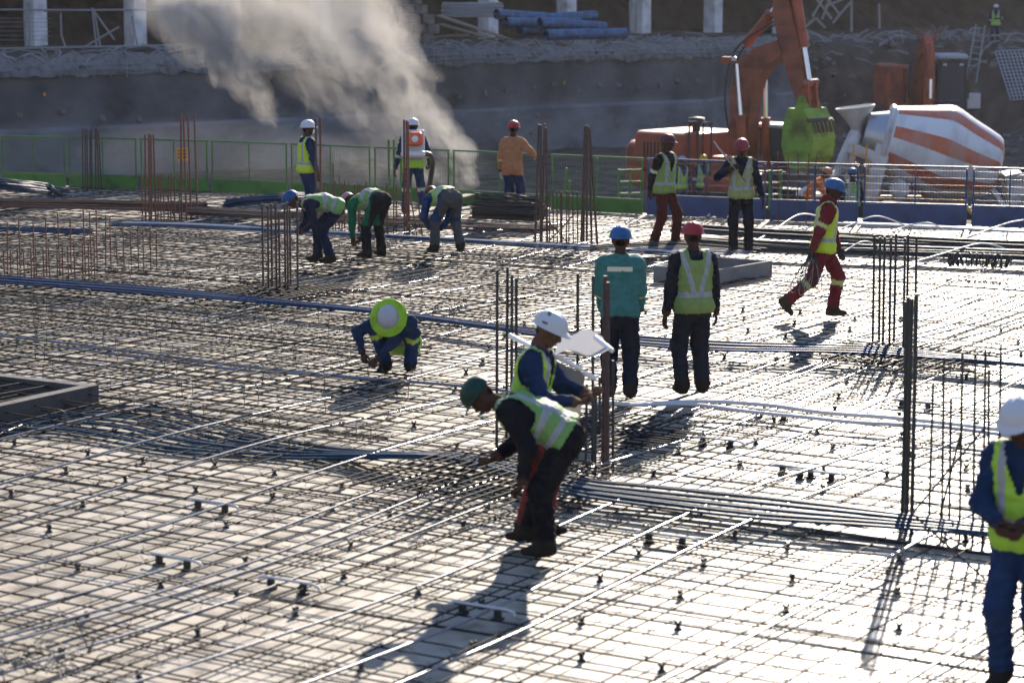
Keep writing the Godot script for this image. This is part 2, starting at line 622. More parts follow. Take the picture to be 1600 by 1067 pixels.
func build_deck() -> void:
	var poly := [Vector3(-7, 0, -8), Vector3(8, 0, -8)]
	var edge := []
	for q in fence_px:
		edge.append(P(q[0], q[1], 0.0) + Vector3(0, 0, -0.35))
	for i in range(edge.size() - 1, -1, -1):
		poly.append(edge[i])
	for p in poly:
		deck_poly.append(Vector2(p.x, p.z))
	var slab := MB.new()
	var flipped := PackedVector2Array()
	for p in deck_poly:
		flipped.append(Vector2(p.x, -p.y))
	slab.prism(flipped, -0.26, -0.022, Transform3D(Basis(Vector3.RIGHT, -PI / 2), Vector3.ZERO))
	var deck := structure("deck", slab, mats.timber)
	var sheet := MB.new()
	sheet.bx(Vector3(0, -0.009, 0), Vector3(2.434, 0.018, 1.214), Vector3.ZERO, 0.0015)
	var sm := sheet.mesh()
	var count := 0
	for iu in range(5, 36):
		for iv in range(-18, 2):
			var c := U * (iu * 1.22) + V * (iv * 2.44 + (1.22 if iu % 2 else 0.0))
			var inside := Geometry2D.is_point_in_polygon(Vector2(c.x, c.z), deck_poly)
			if inside and c.z > -48.7 + 0.42 * (c.x + 3.0) - 1.4 and absf(c.x) < 1.4 + 0.225 * -c.z:
				var o := put("plywood_sheet", sm, mats.ply[(iu * 7 + iv * 3 + (iu * iv) % 5 + 400) % 4], deck)
				o.position = c + Vector3(0, rf(-0.0012, 0.0012), 0)
				o.rotation.y = atan2(-V.z, V.x) + rf(-0.0012, 0.0012)
				count += 1
	print("sheets ", count)

# ---------------------------------------------------------------- reinforcement
func clip(a: Vector3, b: Vector3, poly: PackedVector2Array) -> Array:
	var out := []
	for seg in Geometry2D.intersect_polyline_with_polygon(PackedVector2Array([Vector2(a.x, a.z), Vector2(b.x, b.z)]), poly):
		out.append([Vector3(seg[0].x, a.y, seg[0].y), Vector3(seg[-1].x, a.y, seg[-1].y)])
	return out

func wavy_bar(a: Vector3, b: Vector3, r: float, sway: float, sides := 6, step := 2.2) -> MB:
	var m := MB.new()
	var pts := PackedVector3Array()
	var cnt := maxi(2, int(a.distance_to(b) / step) + 1)
	var side := (b - a).cross(Vector3.UP).normalized()
	for i in cnt:
		pts.append(a.lerp(b, float(i) / (cnt - 1)) + side * rf(-sway, sway) + Vector3(0, rf(-0.004, 0.004), 0))
	m.tube(pts, r, sides)
	return m

func rebar_mat(called: String, label: String, poly: PackedVector2Array, y: float, du: float, dv: float, r: float, u0: float, u1: float, v0: float, v1: float, sway: float, skip := 0.0) -> Node3D:
	var mat := thing(called, label, "rebar mat")
	var n := 0
	var along := [[], []]
	for way in 2:
		var q := u0 if way == 0 else v0
		while q < (u1 if way == 0 else v1):
			var c := q + rf(-0.05, 0.05)
			var tilt := rf(-0.16, 0.16)
			if rng.randf() >= skip:
				along[way].append([c, tilt])
				if rng.randf() < 0.1:
					along[way].append([c + rf(0.025, 0.07), tilt + rf(-0.1, 0.1)])
			q += du if way == 0 else dv
	for way in 2:
		var D := U if way == 0 else V
		var E := V if way == 0 else U
		var e0 := v0 if way == 0 else u0
		var e1 := v1 if way == 0 else u1
		var lift := Vector3(0, y + (2.0 * r + 0.001) * way, 0)
		for q in along[way]:
			for s in clip(D * (q[0] - q[1]) + E * e0 + lift, D * (q[0] + q[1]) + E * e1 + lift, poly):
				if s[0].distance_to(s[1]) > 0.8:
					put("bar", wavy_bar(s[0], s[1], r, sway), mats.rebar if rng.randf() < 0.6 else mats.rebar_b, mat)
					n += 1
	# twisted tie wires at the crossings
	var spots := []
	for a in along[0]:
		for b in along[1]:
			if rng.randf() < 0.5:
				continue
			var uu: float = a[0] + a[1] * (2.0 * (b[0] - v0) / (v1 - v0) - 1.0)
			var vv: float = b[0] + b[1] * (2.0 * (uu - u0) / (u1 - u0) - 1.0)
			var p := U * uu + V * vv
			if p.z > -34.0 and absf(p.x) < 0.4 - 0.2125 * p.z and Geometry2D.is_point_in_polygon(Vector2(p.x, p.z), poly):
				spots.append(p + Vector3(0, y + r, 0))
	if spots.size() > 0:
		var tw := MB.new()
		tw.tube(PackedVector3Array([Vector3(-0.014, 0.004, -0.014), Vector3(0, 0.02, 0), Vector3(0.012, 0.016, 0.014), Vector3(0.03, 0.042, 0.02)]), 0.0022, 3)
		tw.tube(PackedVector3Array([Vector3(0.014, 0.0, -0.014), Vector3(0.004, 0.022, 0.0), Vector3(-0.012, 0.02, 0.016)]), 0.0024, 3)
		var mm := MultiMesh.new()
		mm.transform_format = MultiMesh.TRANSFORM_3D
		mm.mesh = tw.mesh()
		mm.instance_count = spots.size()
		for i in spots.size():
			mm.set_instance_transform(i, Transform3D(Basis(Vector3.UP, rf(0, TAU)).scaled(Vector3.ONE * rf(0.8, 1.5)), spots[i]))
		var ti := MultiMeshInstance3D.new()
		ti.name = "tie_wires"
		ti.multimesh = mm
		ti.material_override = mats.dark_bar
		ti.set_meta("kind", "stuff")
		mat.add_child(ti)
	print(called, " bars ", n)
	return mat

func px_poly(list: Array, y: float) -> PackedVector2Array:
	var out := PackedVector2Array()
	for q in list:
		var p := P(q[0], q[1], y)
		out.append(Vector2(p.x, p.z))
	return out

func build_mats() -> void:
	# the clear of the fence's toe board
	var field := PackedVector2Array()
	for p in deck_poly:
		field.append(p + Vector2(0, 0.75 if p.y < -20.0 else 0.0))
	rebar_mat("bottom_rebar_mat", "wide bottom mat of crossing steel bars on spacers over the plywood deck", field, 0.047, 0.24, 0.255, 0.0063, 10.6, 41.5, -37.5, -3.5, 0.006, 0.02)
	# the denser upper mat round the far columns
	var left := px_poly([[-60, 352], [200, 356], [500, 372], [900, 396], [960, 430], [760, 500], [690, 520], [640, 600], [600, 700], [330, 690], [140, 640], [-60, 690]], 0.14)
	var tm := rebar_mat("top_rebar_mat", "denser upper mat of crossing bars propped on bent wire chairs", left, 0.135, 0.31, 0.30, 0.0065, 15.0, 36.0, -32.0, -12.0, 0.008, 0.04)
	# hairpin chairs that prop the upper mat
	var hp := MB.new()
	hp.tube(smooth_path([Vector3(-0.14, 0.003, 0.05), Vector3(-0.09, 0.006, 0.0), Vector3(-0.085, 0.05, 0), Vector3(-0.085, 0.19, 0), Vector3(0.085, 0.19, 0), Vector3(0.085, 0.05, 0), Vector3(0.09, 0.006, 0.0), Vector3(0.14, 0.003, -0.05)], 2), 0.0045, 5)
	var hm := hp.mesh()
	for iu in 16:
		for iv in 16:
			var p := U * (17.2 + iu * 1.05 + rf(-0.12, 0.12)) + V * (-26.5 + iv * 1.0 + rf(-0.1, 0.1))
			if Geometry2D.is_point_in_polygon(Vector2(p.x, p.z), left) and absf(p.x) < 0.23 * -p.z:
				var o := put("wire_chair", hm, mats.dark_bar, tm)
				o.position = p
				o.rotation.y = atan2(-V.z, V.x) + rf(-0.2, 0.2)
	var c2 := P(140, 641)
	for k in 5:
		var a := c2 - U * (0.1 + k * 0.42) - V * 2.6 + Vector3(0, 0.285, 0)
		put("bar", wavy_bar(a, a + V * 3.6 + Vector3(0, -0.12, 0), 0.0075, 0.01, 6, 0.9), mats.rebar, tm)
		a = c2 - V * (0.15 + k * 0.36) - U * 3.0 + Vector3(0, 0.302, 0)
		put("bar", wavy_bar(a, a + U * 4.2 + Vector3(0, -0.1, 0), 0.0075, 0.01, 6, 0.9), mats.rebar, tm)
	# short bars crowded over the column heads
	for k in [["front column", [752, 772], 0.165, 16], ["drawing", [930, 700], 0.16, 10], ["right column", [1420, 578], 0.16, 14], ["far column", [440, 472], 0.16, 12]]:
		var c := P(k[1][0], k[1][1], 0.0)
		var names := {"front column": "tight mat of short bars under the stooping worker in a green helmet", "drawing": "tight mat of short bars under the column bars beside the drawings", "right column": "tight mat of short bars at the foot of the dark column bars with red tie", "far column": "tight mat of short bars at the foot of the slim rusty column bars"}
		var cm := thing("column_head_mat", names[k[0]] if k[0] != "right column" else "tight mat of short bars at the foot of the eight thin column bars", "rebar mat", Vector3.ZERO, 0.0, "short bar mats over columns")
		for i in k[3]:
			var off: float = (i - k[3] * 0.5 + 0.5) * 0.11
			var a: Vector3 = c + U * off + V * rf(-1.1, -0.8) + Vector3(0, k[2], 0)
			var b: Vector3 = c + U * (off + rf(-0.03, 0.03)) + V * rf(0.8, 1.1) + Vector3(0, k[2], 0)
			put("bar", wavy_bar(a, b, 0.008, 0.004, 6, 1.0), mats.rebar_b, cm)
			a = c + V * off + U * rf(-1.1, -0.8) + Vector3(0, k[2] + 0.017, 0)
			b = c + V * (off + rf(-0.03, 0.03)) + U * rf(0.8, 1.1) + Vector3(0, k[2] + 0.017, 0)
			put("bar", wavy_bar(a, b, 0.008, 0.004, 6, 1.0), mats.rebar_b, cm)
	var bit := MB.new()
	bit.tube(PackedVector3Array([Vector3(-0.05, 0.004, 0), Vector3(0.0, 0.006, 0.012), Vector3(0.045, 0.02, 0.0)]), 0.0022, 3)
	var bits := MultiMesh.new()
	bits.transform_format = MultiMesh.TRANSFORM_3D
	bits.mesh = bit.mesh()
	bits.instance_count = 900
	for k in 900:
		var z := -rf(13.5, 30.0)
		bits.set_instance_transform(k, Transform3D(Basis(Vector3.UP, rf(0, TAU)).scaled(Vector3.ONE * rf(0.4, 1.6)), Vector3(rf(-0.22, 0.22) * -z, 0.001, z)))
	var scraps := MultiMeshInstance3D.new()
	scraps.name = "wire_scraps"
	scraps.multimesh = bits
	scraps.material_override = mats.dark_bar
	scraps.set_meta("kind", "stuff")
	scraps.set_meta("label", "clipped ends of tie wire scattered over the plywood")
	scraps.set_meta("category", "wire scraps")
	add_child(scraps)
	# small black plastic spacers under the bottom mat
	var sp := MB.new()
	var pr := PackedVector2Array([Vector2(0.0, 0.0), Vector2(0.03, 0.0), Vector2(0.031, 0.006), Vector2(0.017, 0.02), Vector2(0.016, 0.036), Vector2(0.026, 0.05), Vector2(0.026, 0.058), Vector2(0.0, 0.058)])
	sp.lathe(Transform3D.IDENTITY, pr, 10)
	sp.bx(Vector3(0.018, 0.064, 0), Vector3(0.01, 0.014, 0.03))
	sp.bx(Vector3(-0.018, 0.064, 0), Vector3(0.01, 0.014, 0.03))
	var spm := sp.mesh()
	var spn := 0
	for iu in range(0, 34):
		for iv in range(0, 36):
			var p := U * (10.9 + iu * 0.94 + rf(-0.16, 0.16)) + V * (-27.0 + iv * 0.75 + (0.37 if iu % 2 else 0.0) + rf(-0.14, 0.14))
			if p.z < -33.0 or absf(p.x) > 0.2125 * -p.z + 0.25 or spn > 285:
				continue
			if Geometry2D.is_point_in_polygon(Vector2(p.x, p.z), left):
				continue
			if rng.randf() < 0.25:
				continue
			var o := put("rebar_spacer", spm, mats.black_plastic, self)
			o.position = p
			o.rotation.y = rf(0, TAU)
			tag(o, "small black plastic spacer standing on the deck under a bar", "spacer", "black spacers under the rebar mat")
			spn += 1
	print("spacers ", spn)

func build_tendons() -> void:
	# single tendons along U, draped over chairs
	var vs := [-13.8, -12.66, -11.75, -11.3, -11.12, -10.62, -9.75, -8.92, -8.4, -7.0, -5.64, -4.4]
	var v := -14.9
	while v > -34.0:
		vs.append(v)
		v -= rf(0.95, 1.25)
	for vv in vs:
		var pts := []
		var u := 9.6
		var ph := rf(-0.5, 0.5)
		while u < 39.6:
			var h := 0.10 + 0.045 * cos((u - 18.2) / 8.05 * TAU) 
			pts.append(U * u + V * (vv + 0.05 * sin(u * 0.5 + ph * 6.0) + rf(-0.015, 0.015)) + Vector3(0, h, 0))
			u += 1.5
		var path := PackedVector3Array()
		for p in smooth_path(pts, 3):
			if Geometry2D.is_point_in_polygon(Vector2(p.x, p.z - 0.9), deck_poly) and absf(p.x) < 2.5 + 0.24 * -p.z:
				path.append(p)
		if path.size() < 4:
			continue
		var m := MB.new()
		m.tube(path, 0.0115, 8)
		var o := put("tendon", m, mats.sheath, self)
		tag(o, "long sheathed tendon draped diagonally across the rebar mats", "tendon", "tendons running away over the mats")
	# tendons gathered in flat bands along V, over the column lines
	var bands := [
		["front", "flat band of blue sheathed tendons passing the stooping worker's hands", [[-40, 690], [20, 668], [110, 655], [200, 660], [330, 690], [480, 708], [620, 714], [700, 716], [790, 733], [900, 760], [1000, 773], [1200, 795], [1400, 815], [1640, 842]], 13, 0.042, 0.14, "sheath_teal"],
		["middle", "flat band of blue sheathed tendons passing behind the squatting worker", [[-60, 431], [0, 437], [240, 455], [400, 470], [470, 477], [620, 492], [760, 511], [900, 526], [1110, 541], [1240, 545], [1360, 549], [1500, 561], [1660, 577]], 9, 0.05, 0.17, "sheath_blue"],
		["back", "flat band of pale blue tendons in front of the row of stooping workers", [[190, 350], [300, 353], [465, 362], [640, 372], [830, 383], [1010, 393], [1130, 400]], 8, 0.06, 0.16, "sheath_blue"],
	]
	for b in bands:
		var t := thing("tendon_band", b[1], "tendons", Vector3.ZERO, 0.0, "bands of blue tendons")
		for k in b[3]:
			var pts := []
			var gap: float = b[4]
			for q in b[2]:
				var spread := 1.0 + 0.6 * sin(q[0] * 0.006 + 1.0)
				var low: bool = b[0] == "front" and q[0] < 560
				var p := P(q[0], q[1], 0.03 if low else b[5])
				if low:
					spread *= 2.2
				var off: float = (k - b[3] * 0.5) * gap * spread + rf(-0.012, 0.012)
				pts.append(p + U * off + Vector3(0, 0.0115 + (0.018 if k % 3 == 1 else 0.0) + rf(-0.004, 0.004), 0))
			var m := MB.new()
			m.tube(smooth_path(pts, 5), 0.0145, 7)
			put("tendon_strand", m, mats.white_plastic if k == 4 and b[0] == "back" else (mats[b[6]] if k % 4 != 2 else mats.sheath_dark), t)
	# plastic conduits lying across the bars
	for c in [
		["pale grey conduit lying across the mats in front of the squatting worker", [[-60, 516], [0, 524], [140, 541], [300, 562], [420, 577], [560, 590], [720, 603], [800, 612]], 0.017, 0.13],
		["second pale grey conduit lying close beside the squatting worker's boots", [[90, 542], [250, 562], [380, 579], [480, 585], [640, 598]], 0.015, 0.13],
		["white conduit at the boots of the teal jacketed worker", [[905, 629], [1000, 631], [1100, 627], [1200, 633], [1290, 645], [1420, 655], [1600, 676]], 0.022, 0.16],
		["white conduit pair piece with the longer shadow beside the red helmeted worker", [[985, 633], [1080, 632], [1170, 643], [1260, 652], [1340, 660], [1480, 668], [1640, 690]], 0.02, 0.16],
	]:
		var pts := []
		for q in c[1]:
			pts.append(P(q[0], q[1], c[3]))
		var m := MB.new()
		m.tube(smooth_path(pts, 5), c[2], 10)
		tag(put("conduit", m, mats.white_plastic if c[0].begins_with("white") else mats.sheath, self), c[0], "conduit")
	# plastic bar chairs under the tendons
	var bar_m := MB.new()
	bar_m.tube(PackedVector3Array([Vector3(-0.26, 0.075, 0.012), Vector3(-0.22, 0.09, 0), Vector3(0.22, 0.09, 0), Vector3(0.27, 0.075, -0.015), Vector3(0.285, 0.05, -0.02)]), 0.011, 8)
	var leg_m := MB.new()
	leg_m.bx(Vector3(0, 0.05, 0), Vector3(0.05, 0.066, 0.05), Vector3.ZERO, 0.008)
	leg_m.bx(Vector3(0, 0.012, 0), Vector3(0.075, 0.02, 0.075), Vector3.ZERO, 0.004)
	for q in [[270, 888], [448, 925], [750, 965], [1245, 745], [1040, 853], [1205, 655], [1275, 752], [330, 800], [1430, 640], [1120, 700]]:
		var t := thing("bar_chair", "white plastic bar chair with black feet propping a tendon", "bar chair", P(q[0], q[1], 0.0), atan2(-V.z, V.x) + rf(-0.1, 0.1), "bar chairs under the tendons")
		put("bar", bar_m.mesh(), mats.white_plastic, t)
		for x in [-0.15, 0.15]:
			put("foot", leg_m.mesh(), mats.black_plastic, t).position = Vector3(x, 0, 0)

# ---------------------------------------------------------------- column starter bars
var bar_cache := {}

func ribbed(len_: float, r: float, dense := true) -> ArrayMesh:
	var key := "%.2f_%.3f_%s" % [len_, r, dense]
	if bar_cache.has(key):
		return bar_cache[key]
	var m := MB.new()
	var pts := PackedVector3Array()
	var rad := []
	var y := 0.0
	var step := 0.014 if dense else 0.05
	var k := 0
	while y < len_:
		pts.append(Vector3(0, y, 0))
		rad.append(r * (1.14 if k % 2 else 0.95))
		y += step
		k += 1
	pts.append(Vector3(0, len_, 0))
	rad.append(r)
	m.tube(pts, rad, 6)
	bar_cache[key] = m.mesh()
	return bar_cache[key]

func stand_bar(parent: Node3D, foot: Vector3, head: Vector3, r: float, m: Material, dense := true, called := "bar") -> void:
	var len_ := snappedf(foot.distance_to(head), 0.05)
	var o := put(called, ribbed(len_, r, dense), m, parent)
	var d := (head - foot).normalized()
	var x := d.cross(Vector3.BACK).normalized()
	o.transform = Transform3D(Basis(x, d, x.cross(d)), foot)

func px_bars(parent: Node3D, list: Array, r: float, m: Material, dense := true) -> void:
	# each: foot x, foot y, head x, head y in the photograph
	for q in list:
		var foot := P(q[0], q[1], 0.0)
		stand_bar(parent, foot, At(q[2], q[3], -foot.z), r, m, dense)

func build_starters() -> void:
	var g := "starter bars of the columns"
	var t := thing("column_bars", "tall dark column bars beside the worker holding drawings", "starter bars", Vector3.ZERO, 0, g)
	px_bars(t, [[776, 700, 777, 421], [791, 706, 793, 420], [799, 712, 800, 428], [806, 708, 807, 431], [902, 722, 903, 430], [926, 728, 927, 428]], 0.0155, mats.dark_bar)
	px_bars(t, [[915, 742, 917, 596], [930, 745, 931, 600], [958, 738, 958, 560], [938, 700, 937, 590]], 0.014, mats.dark_bar)
	px_bars(t, [[942, 742, 946, 432], [949, 744, 950, 440]], 0.021, mats.rust_dark)
	var tie := MB.new()
	var a := P(776, 700, 0.35)
	var b := P(806, 712, 0.35)
	var c := P(958, 742, 0.35)
	var d := P(926, 724, 0.35)
	tie.tube(PackedVector3Array([a, b, c, d, a]), 0.006, 5)
	put("link", tie, mats.dark_bar, t)
	t = thing("column_bars", "cluster of three thick black column bars beside the worker at the edge", "starter bars", Vector3.ZERO, 0, g)
	px_bars(t, [[1410, 826, 1420, 460], [1417, 830, 1426, 462], [1425, 834, 1433, 458], [1413, 822, 1417, 466]], 0.0175, mats.dark_bar)
	px_bars(t, [[1452, 830, 1459, 596], [1472, 840, 1476, 560], [1500, 842, 1505, 545], [1521, 846, 1525, 552], [1536, 850, 1541, 545], [1560, 852, 1565, 540], [1545, 815, 1546, 575], [1484, 812, 1487, 620]], 0.0105, mats.dark_bar)
	px_bars(t, [[1470, 805, 1506, 660], [1428, 800, 1540, 668], [1540, 905, 1415, 792]], 0.009, mats.dark_bar)
	for yy in [0.25, 0.62, 1.0]:
		var m := MB.new()
		var q0 := P(1410, 826, 0.0) + Vector3(0, yy, 0)
		var q1 := P(1560, 852, 0.0) + Vector3(0, yy, 0)
		m.bar(q0, q1, 0.005, 5)
		put("link", m, mats.dark_bar, t)
	t = thing("column_bars", "eight thin column bars standing upright in the band of tendons, slightly apart", "starter bars", Vector3.ZERO, 0, g)
	px_bars(t, [[1364, 552, 1367, 368], [1374, 548, 1376, 367], [1380, 556, 1383, 368], [1390, 558, 1393, 369], [1397, 550, 1401, 366], [1412, 560, 1415, 369], [1417, 552, 1420, 368], [1430, 556, 1433, 369]], 0.0155, mats.dark_bar)
	t = thing("column_bars", "slim rusty column bars standing beside the stooping worker in a blue helmet", "starter bars", Vector3.ZERO, 0, g)
	px_bars(t, [[411, 466, 409, 317], [419, 470, 418, 319], [425, 466, 423, 317], [432, 471, 430, 318], [437, 468, 435, 330], [446, 466, 444, 317], [450, 471, 448, 318], [454, 466, 452, 322], [465, 471, 464, 318]], 0.016, mats.rust_dark)
	t = thing("column_bars", "rust red column bars with an orange warning sign behind them", "starter bars", Vector3.ZERO, 0, g)
	px_bars(t, [[227, 351, 226, 208], [233, 349, 232, 209], [243, 351, 239, 209], [236, 352, 235, 210], [283, 351, 282, 180], [291, 353, 286, 181], [298, 348, 293, 180], [308, 350, 303, 180]], 0.018, mats.rust)
	px_bars(t, [[222, 346, 221, 275], [246, 350, 247, 273], [251, 347, 250, 272], [256, 352, 254, 272], [262, 350, 263, 273], [266, 347, 267, 272], [272, 351, 272, 274], [280, 353, 279, 275], [274, 346, 258, 298]], 0.013, mats.rust, false)
	t = thing("column_bars", "wide cage of rust red wall bars behind the three stooping workers", "starter bars", Vector3.ZERO, 0, g)
	px_bars(t, [[494, 362, 493, 185], [501, 364, 500, 184], [632, 371, 631, 188], [636, 373, 635, 188], [639, 369, 637, 190]], 0.02, mats.rust)
	px_bars(t, [[507, 364, 507, 285], [520, 366, 520, 254], [524, 362, 523, 285], [530, 367, 530, 274], [534, 364, 534, 285], [538, 366, 538, 282], [545, 368, 545, 282], [554, 367, 554, 285], [560, 369, 559, 285], [562, 366, 562, 285], [572, 368, 572, 285], [588, 369, 588, 287], [605, 370, 604, 287], [606, 371, 605, 288], [615, 371, 615, 287], [619, 368, 619, 289], [652, 372, 641, 305], [660, 372, 650, 290]], 0.013, mats.rust, false)
	for yy in [0.35, 0.75]:
		var m := MB.new()
		m.bar(P(494, 362, 0.0) + Vector3(0, yy, 0), P(640, 372, 0.0) + Vector3(0, yy, 0), 0.009, 5)
		put("link", m, mats.rust, t)
	t = thing("column_bars", "tall splayed brown column bars beside the pile of tied rods", "starter bars", Vector3.ZERO, 0, g)
	px_bars(t, [[836, 384, 842, 193], [845, 386, 845, 195], [846, 382, 851, 193], [855, 385, 853, 197], [908, 388, 914, 194], [917, 386, 917, 194], [925, 390, 920, 196], [934, 389, 921, 200], [912, 384, 913, 228]], 0.021, mats.rust_dark)
	px_bars(t, [[859, 386, 858, 300], [865, 384, 864, 298], [871, 387, 870, 297], [876, 385, 876, 298], [878, 388, 878, 300], [885, 386, 886, 300], [889, 388, 889, 299], [896, 386, 895, 300], [903, 388, 902, 298]], 0.012, mats.rust_dark, false)
	px_bars(t, [[852, 383, 899, 333], [893, 386, 856, 345]], 0.011, mats.rust_dark, false)
	t = thing("column_bars", "short dark column bars near the far green fence in the smoke", "starter bars", Vector3.ZERO, 0, g)
	px_bars(t, [[129, 297, 128, 202], [133, 296, 132, 200], [136, 298, 135, 200], [140, 296, 140, 203], [143, 298, 142, 199], [149, 296, 148, 200], [154, 297, 150, 200], [158, 297, 153, 204]], 0.015, mats.rust_dark, false)
	t = thing("column_bars", "thin pale bars standing in front of the blue fence near the striped drum", "starter bars", Vector3.ZERO, 0, g)
	px_bars(t, [[1217, 347, 1216, 238], [1230, 349, 1233, 237], [1246, 348, 1248, 238], [1260, 350, 1265, 238], [1274, 346, 1276, 239], [1262, 344, 1263, 262]], 0.010, mats.rust, false)
	# row of thin wall starters at the picture's edge
	t = thing("wall_bars", "long double row of thin rusty wall bars rising from the far mat", "starter bars", Vector3.ZERO, 0, g)
	var list := []
	for i in 26:
		var x := -14.0 + i * 10.2 + rf(-2, 2)
		var fy := 452.0 - i * 0.55
		if i < 17:
			list.append([x, fy - 3.0, x - 2.0 + rf(-1.5, 1.5), fy - rf(56, 66)])
		if i % 2 == 0 or i > 14:
			list.append([x + 4.0, fy - 16.0, x + 2.0 + rf(-2, 2), fy - rf(100, 118) + (0 if i < 19 else 26)])
	px_bars(t, list, 0.010, mats.rust, false)
	for q in [[0, 452, 240, 438, 0.2], [0, 436, 240, 424, 0.2]]:
		var m := MB.new()
		m.bar(P(q[0], q[1], q[4]), P(q[2], q[3], q[4]), 0.006, 5)
		put("link", m, mats.rust, t)

# ---------------------------------------------------------------- fences
func fence_panel(a: Vector3, b: Vector3, steel: Material, label: String, group: String, toe: float) -> Node3D:
	var len_ := a.distance_to(b)
	var d := (b - a).normalized()
	var t := thing("fence_panel", label, "fence", a, atan2(-d.z, d.x), group)
	var H := 1.07
	for x in [0.03, len_ * 0.5, len_ - 0.03]:
		var m := MB.new()
		m.bar(Vector3(x, 0.002, 0), Vector3(x, H - 0.02, 0), 0.019 if absf(x - len_ * 0.5) > 0.1 else 0.014, 8)
		put("post", m, steel, t)
	for y in [H, toe + 0.02]:
		var m := MB.new()
		m.bar(Vector3(0.0, y, 0), Vector3(len_, y, 0), 0.018, 8)
		put("rail", m, steel, t)
	var tb := MB.new()
	tb.bx(Vector3(len_ * 0.5, toe * 0.5 + 0.004, 0.028), Vector3(len_ - 0.02, toe, 0.012))
	put("toe_board", tb, steel, t)
	var w := MB.new()
	var x := 0.08
	while x < len_ - 0.05:
		w.bar(Vector3(x, toe + 0.03, 0.016), Vector3(x, H - 0.01, 0.016), 0.0024, 3)
		x += 0.055
	var y := toe + 0.12
	while y < H - 0.03:
		w.bar(Vector3(0.03, y, 0.02), Vector3(len_ - 0.03, y, 0.02), 0.0017, 3)
		y += 0.13
	put("wire_mesh", w, steel, t)
	return t

func build_fences() -> void:
	for i in fence_px.size() - 1:
		var a := P(fence_px[i][0], fence_px[i][1], 0.0)
		var b := P(fence_px[i + 1][0], fence_px[i + 1][1], 0.0)
		var d := (b - a).normalized() * 0.035
		var by: String = ["beyond the heap of dark blue tendons", "behind the sagging end of the blue tendon heap", "behind the short dark column bars in the smoke", "carrying the orange warning sign", "behind the second heap of blue tendons", "behind the worker in a yellow vest and mask", "behind the worker with the backpack blower", "under the arm of the worker in orange", "behind the tall splayed brown column bars", "behind the maroon trousers and the rod carrier", "behind the thin pale bars and the green bucket", "in front of the truck's yellow edged mudguard", "in front of the drum's lower end", "past the front of the mixer drum"][i]
		if i < 9:
			fence_panel(a + d, b - d, mats.green_steel, "green wire mesh fence panel " + by, "green fence panels along the deck edge", 0.26)
		else:
			fence_panel(a + d, b - d, mats.blue_steel, "dark blue wire mesh fence panel " + by, "blue fence panels along the deck edge", 0.36)
	# warning sign tied to the mesh
	var sp := At(284, 241, 51.2)
	var t := thing("warning_sign", "small orange warning sign hanging on the green fence", "sign", sp, 0.42)
	var m := MB.new()
	m.bx(Vector3.ZERO, Vector3(0.24, 0.28, 0.006), Vector3.ZERO, 0.002)
	put("board", m, mt(0.75, 0.30, 0.03, 0.5), t)
	for k in 3:
		var l := MB.new()
		for j in 4:
			l.bx(Vector3(-0.075 + j * 0.05 + rf(-0.004, 0.004), 0.075 - k * 0.07, 0.005), Vector3(0.034, 0.034, 0.003))
		put("lettering", l, mt(0.03, 0.02, 0.02, 0.6), t)
	# loose green gate frames standing in the pit behind the mesh
	for q in [[985, 295, 0.55, 0.75], [1203, 297, 0.5, 0.75]]:
		var c := At(q[0], q[1], 52.0)
		var g := thing("gate_frame", "small bright green steel frame standing behind the %s fence" % ("green" if q[0] < 1000 else "blue"), "frame", Vector3(c.x, c.y - 0.4, c.z), 0.3)
		var f := MB.new()
		for x in [-0.26, 0.0, 0.26]:
			f.bx(Vector3(x, 0.4, 0), Vector3(0.045, 0.86, 0.045))
		for y in [0.02, 0.3, 0.55, 0.8]:
			f.bx(Vector3(0, y, 0.003), Vector3(0.56, 0.04, 0.04))
		put("frame", f, mats.green_steel, g)
		var legs := MB.new()
		for x in [-0.24, 0.24]:
			legs.bx(Vector3(x, -1.3, 0), Vector3(0.05, 2.6, 0.05))
		put("leg", legs, mats.green_steel, g)
	# green props leaning among the mesh
	for q in [[885, 262, 868, 310], [890, 282, 889, 312], [607, 218, 607, 290], [615, 218, 616, 290], [626, 218, 627, 290]]:
		var a := At(q[0], q[1], 49.0)
		var b := At(q[2], q[3], 49.0)
		var pm := MB.new()
		pm.bar(Vector3(b.x, -2.4, b.z), a, 0.024, 8)
		tag(put("prop", pm, mats.green_steel, self), "thin green steel prop standing upright close behind the fence mesh", "prop", "green props behind the fence")

# ---------------------------------------------------------------- stacks and piles on the deck
func bundle(called: String, label: String, cat: String, path: Array, count: int, rad: float, spread: float, flat: float, m: Material, m2: Material, rod := "rod", twist := 0.5) -> Node3D:
	var t := thing(called, label, cat)
	var offs := []
	for k in count:
		var a := rf(0, TAU)
		var rr := sqrt(rng.randf()) * spread
		offs.append(Vector2(cos(a) * rr, absf(sin(a)) * rr * flat))
	for k in count:
		var pts := []
		var wob := rf(-0.4, 0.4)
		for i in path.size():
			var p: Vector3 = path[i]
			var q: Vector3 = path[mini(i + 1, path.size() - 1)] - path[maxi(i - 1, 0)]
			var side := q.cross(Vector3.UP).normalized()
			var o: Vector2 = offs[k]
			pts.append(p + side * (o.x * (1.0 + wob * sin(i * 1.3 + k)) + rf(-0.01, 0.01)) + Vector3(0, maxf(rad, rad + o.y * (1.0 + twist * rf(-0.3, 0.3))), 0))
		var b := MB.new()
		b.tube(smooth_path(pts, 4) if path.size() > 2 else PackedVector3Array(pts), rad, 6)
		put(rod, b, m if rng.randf() < 0.7 else m2, t)
	return t

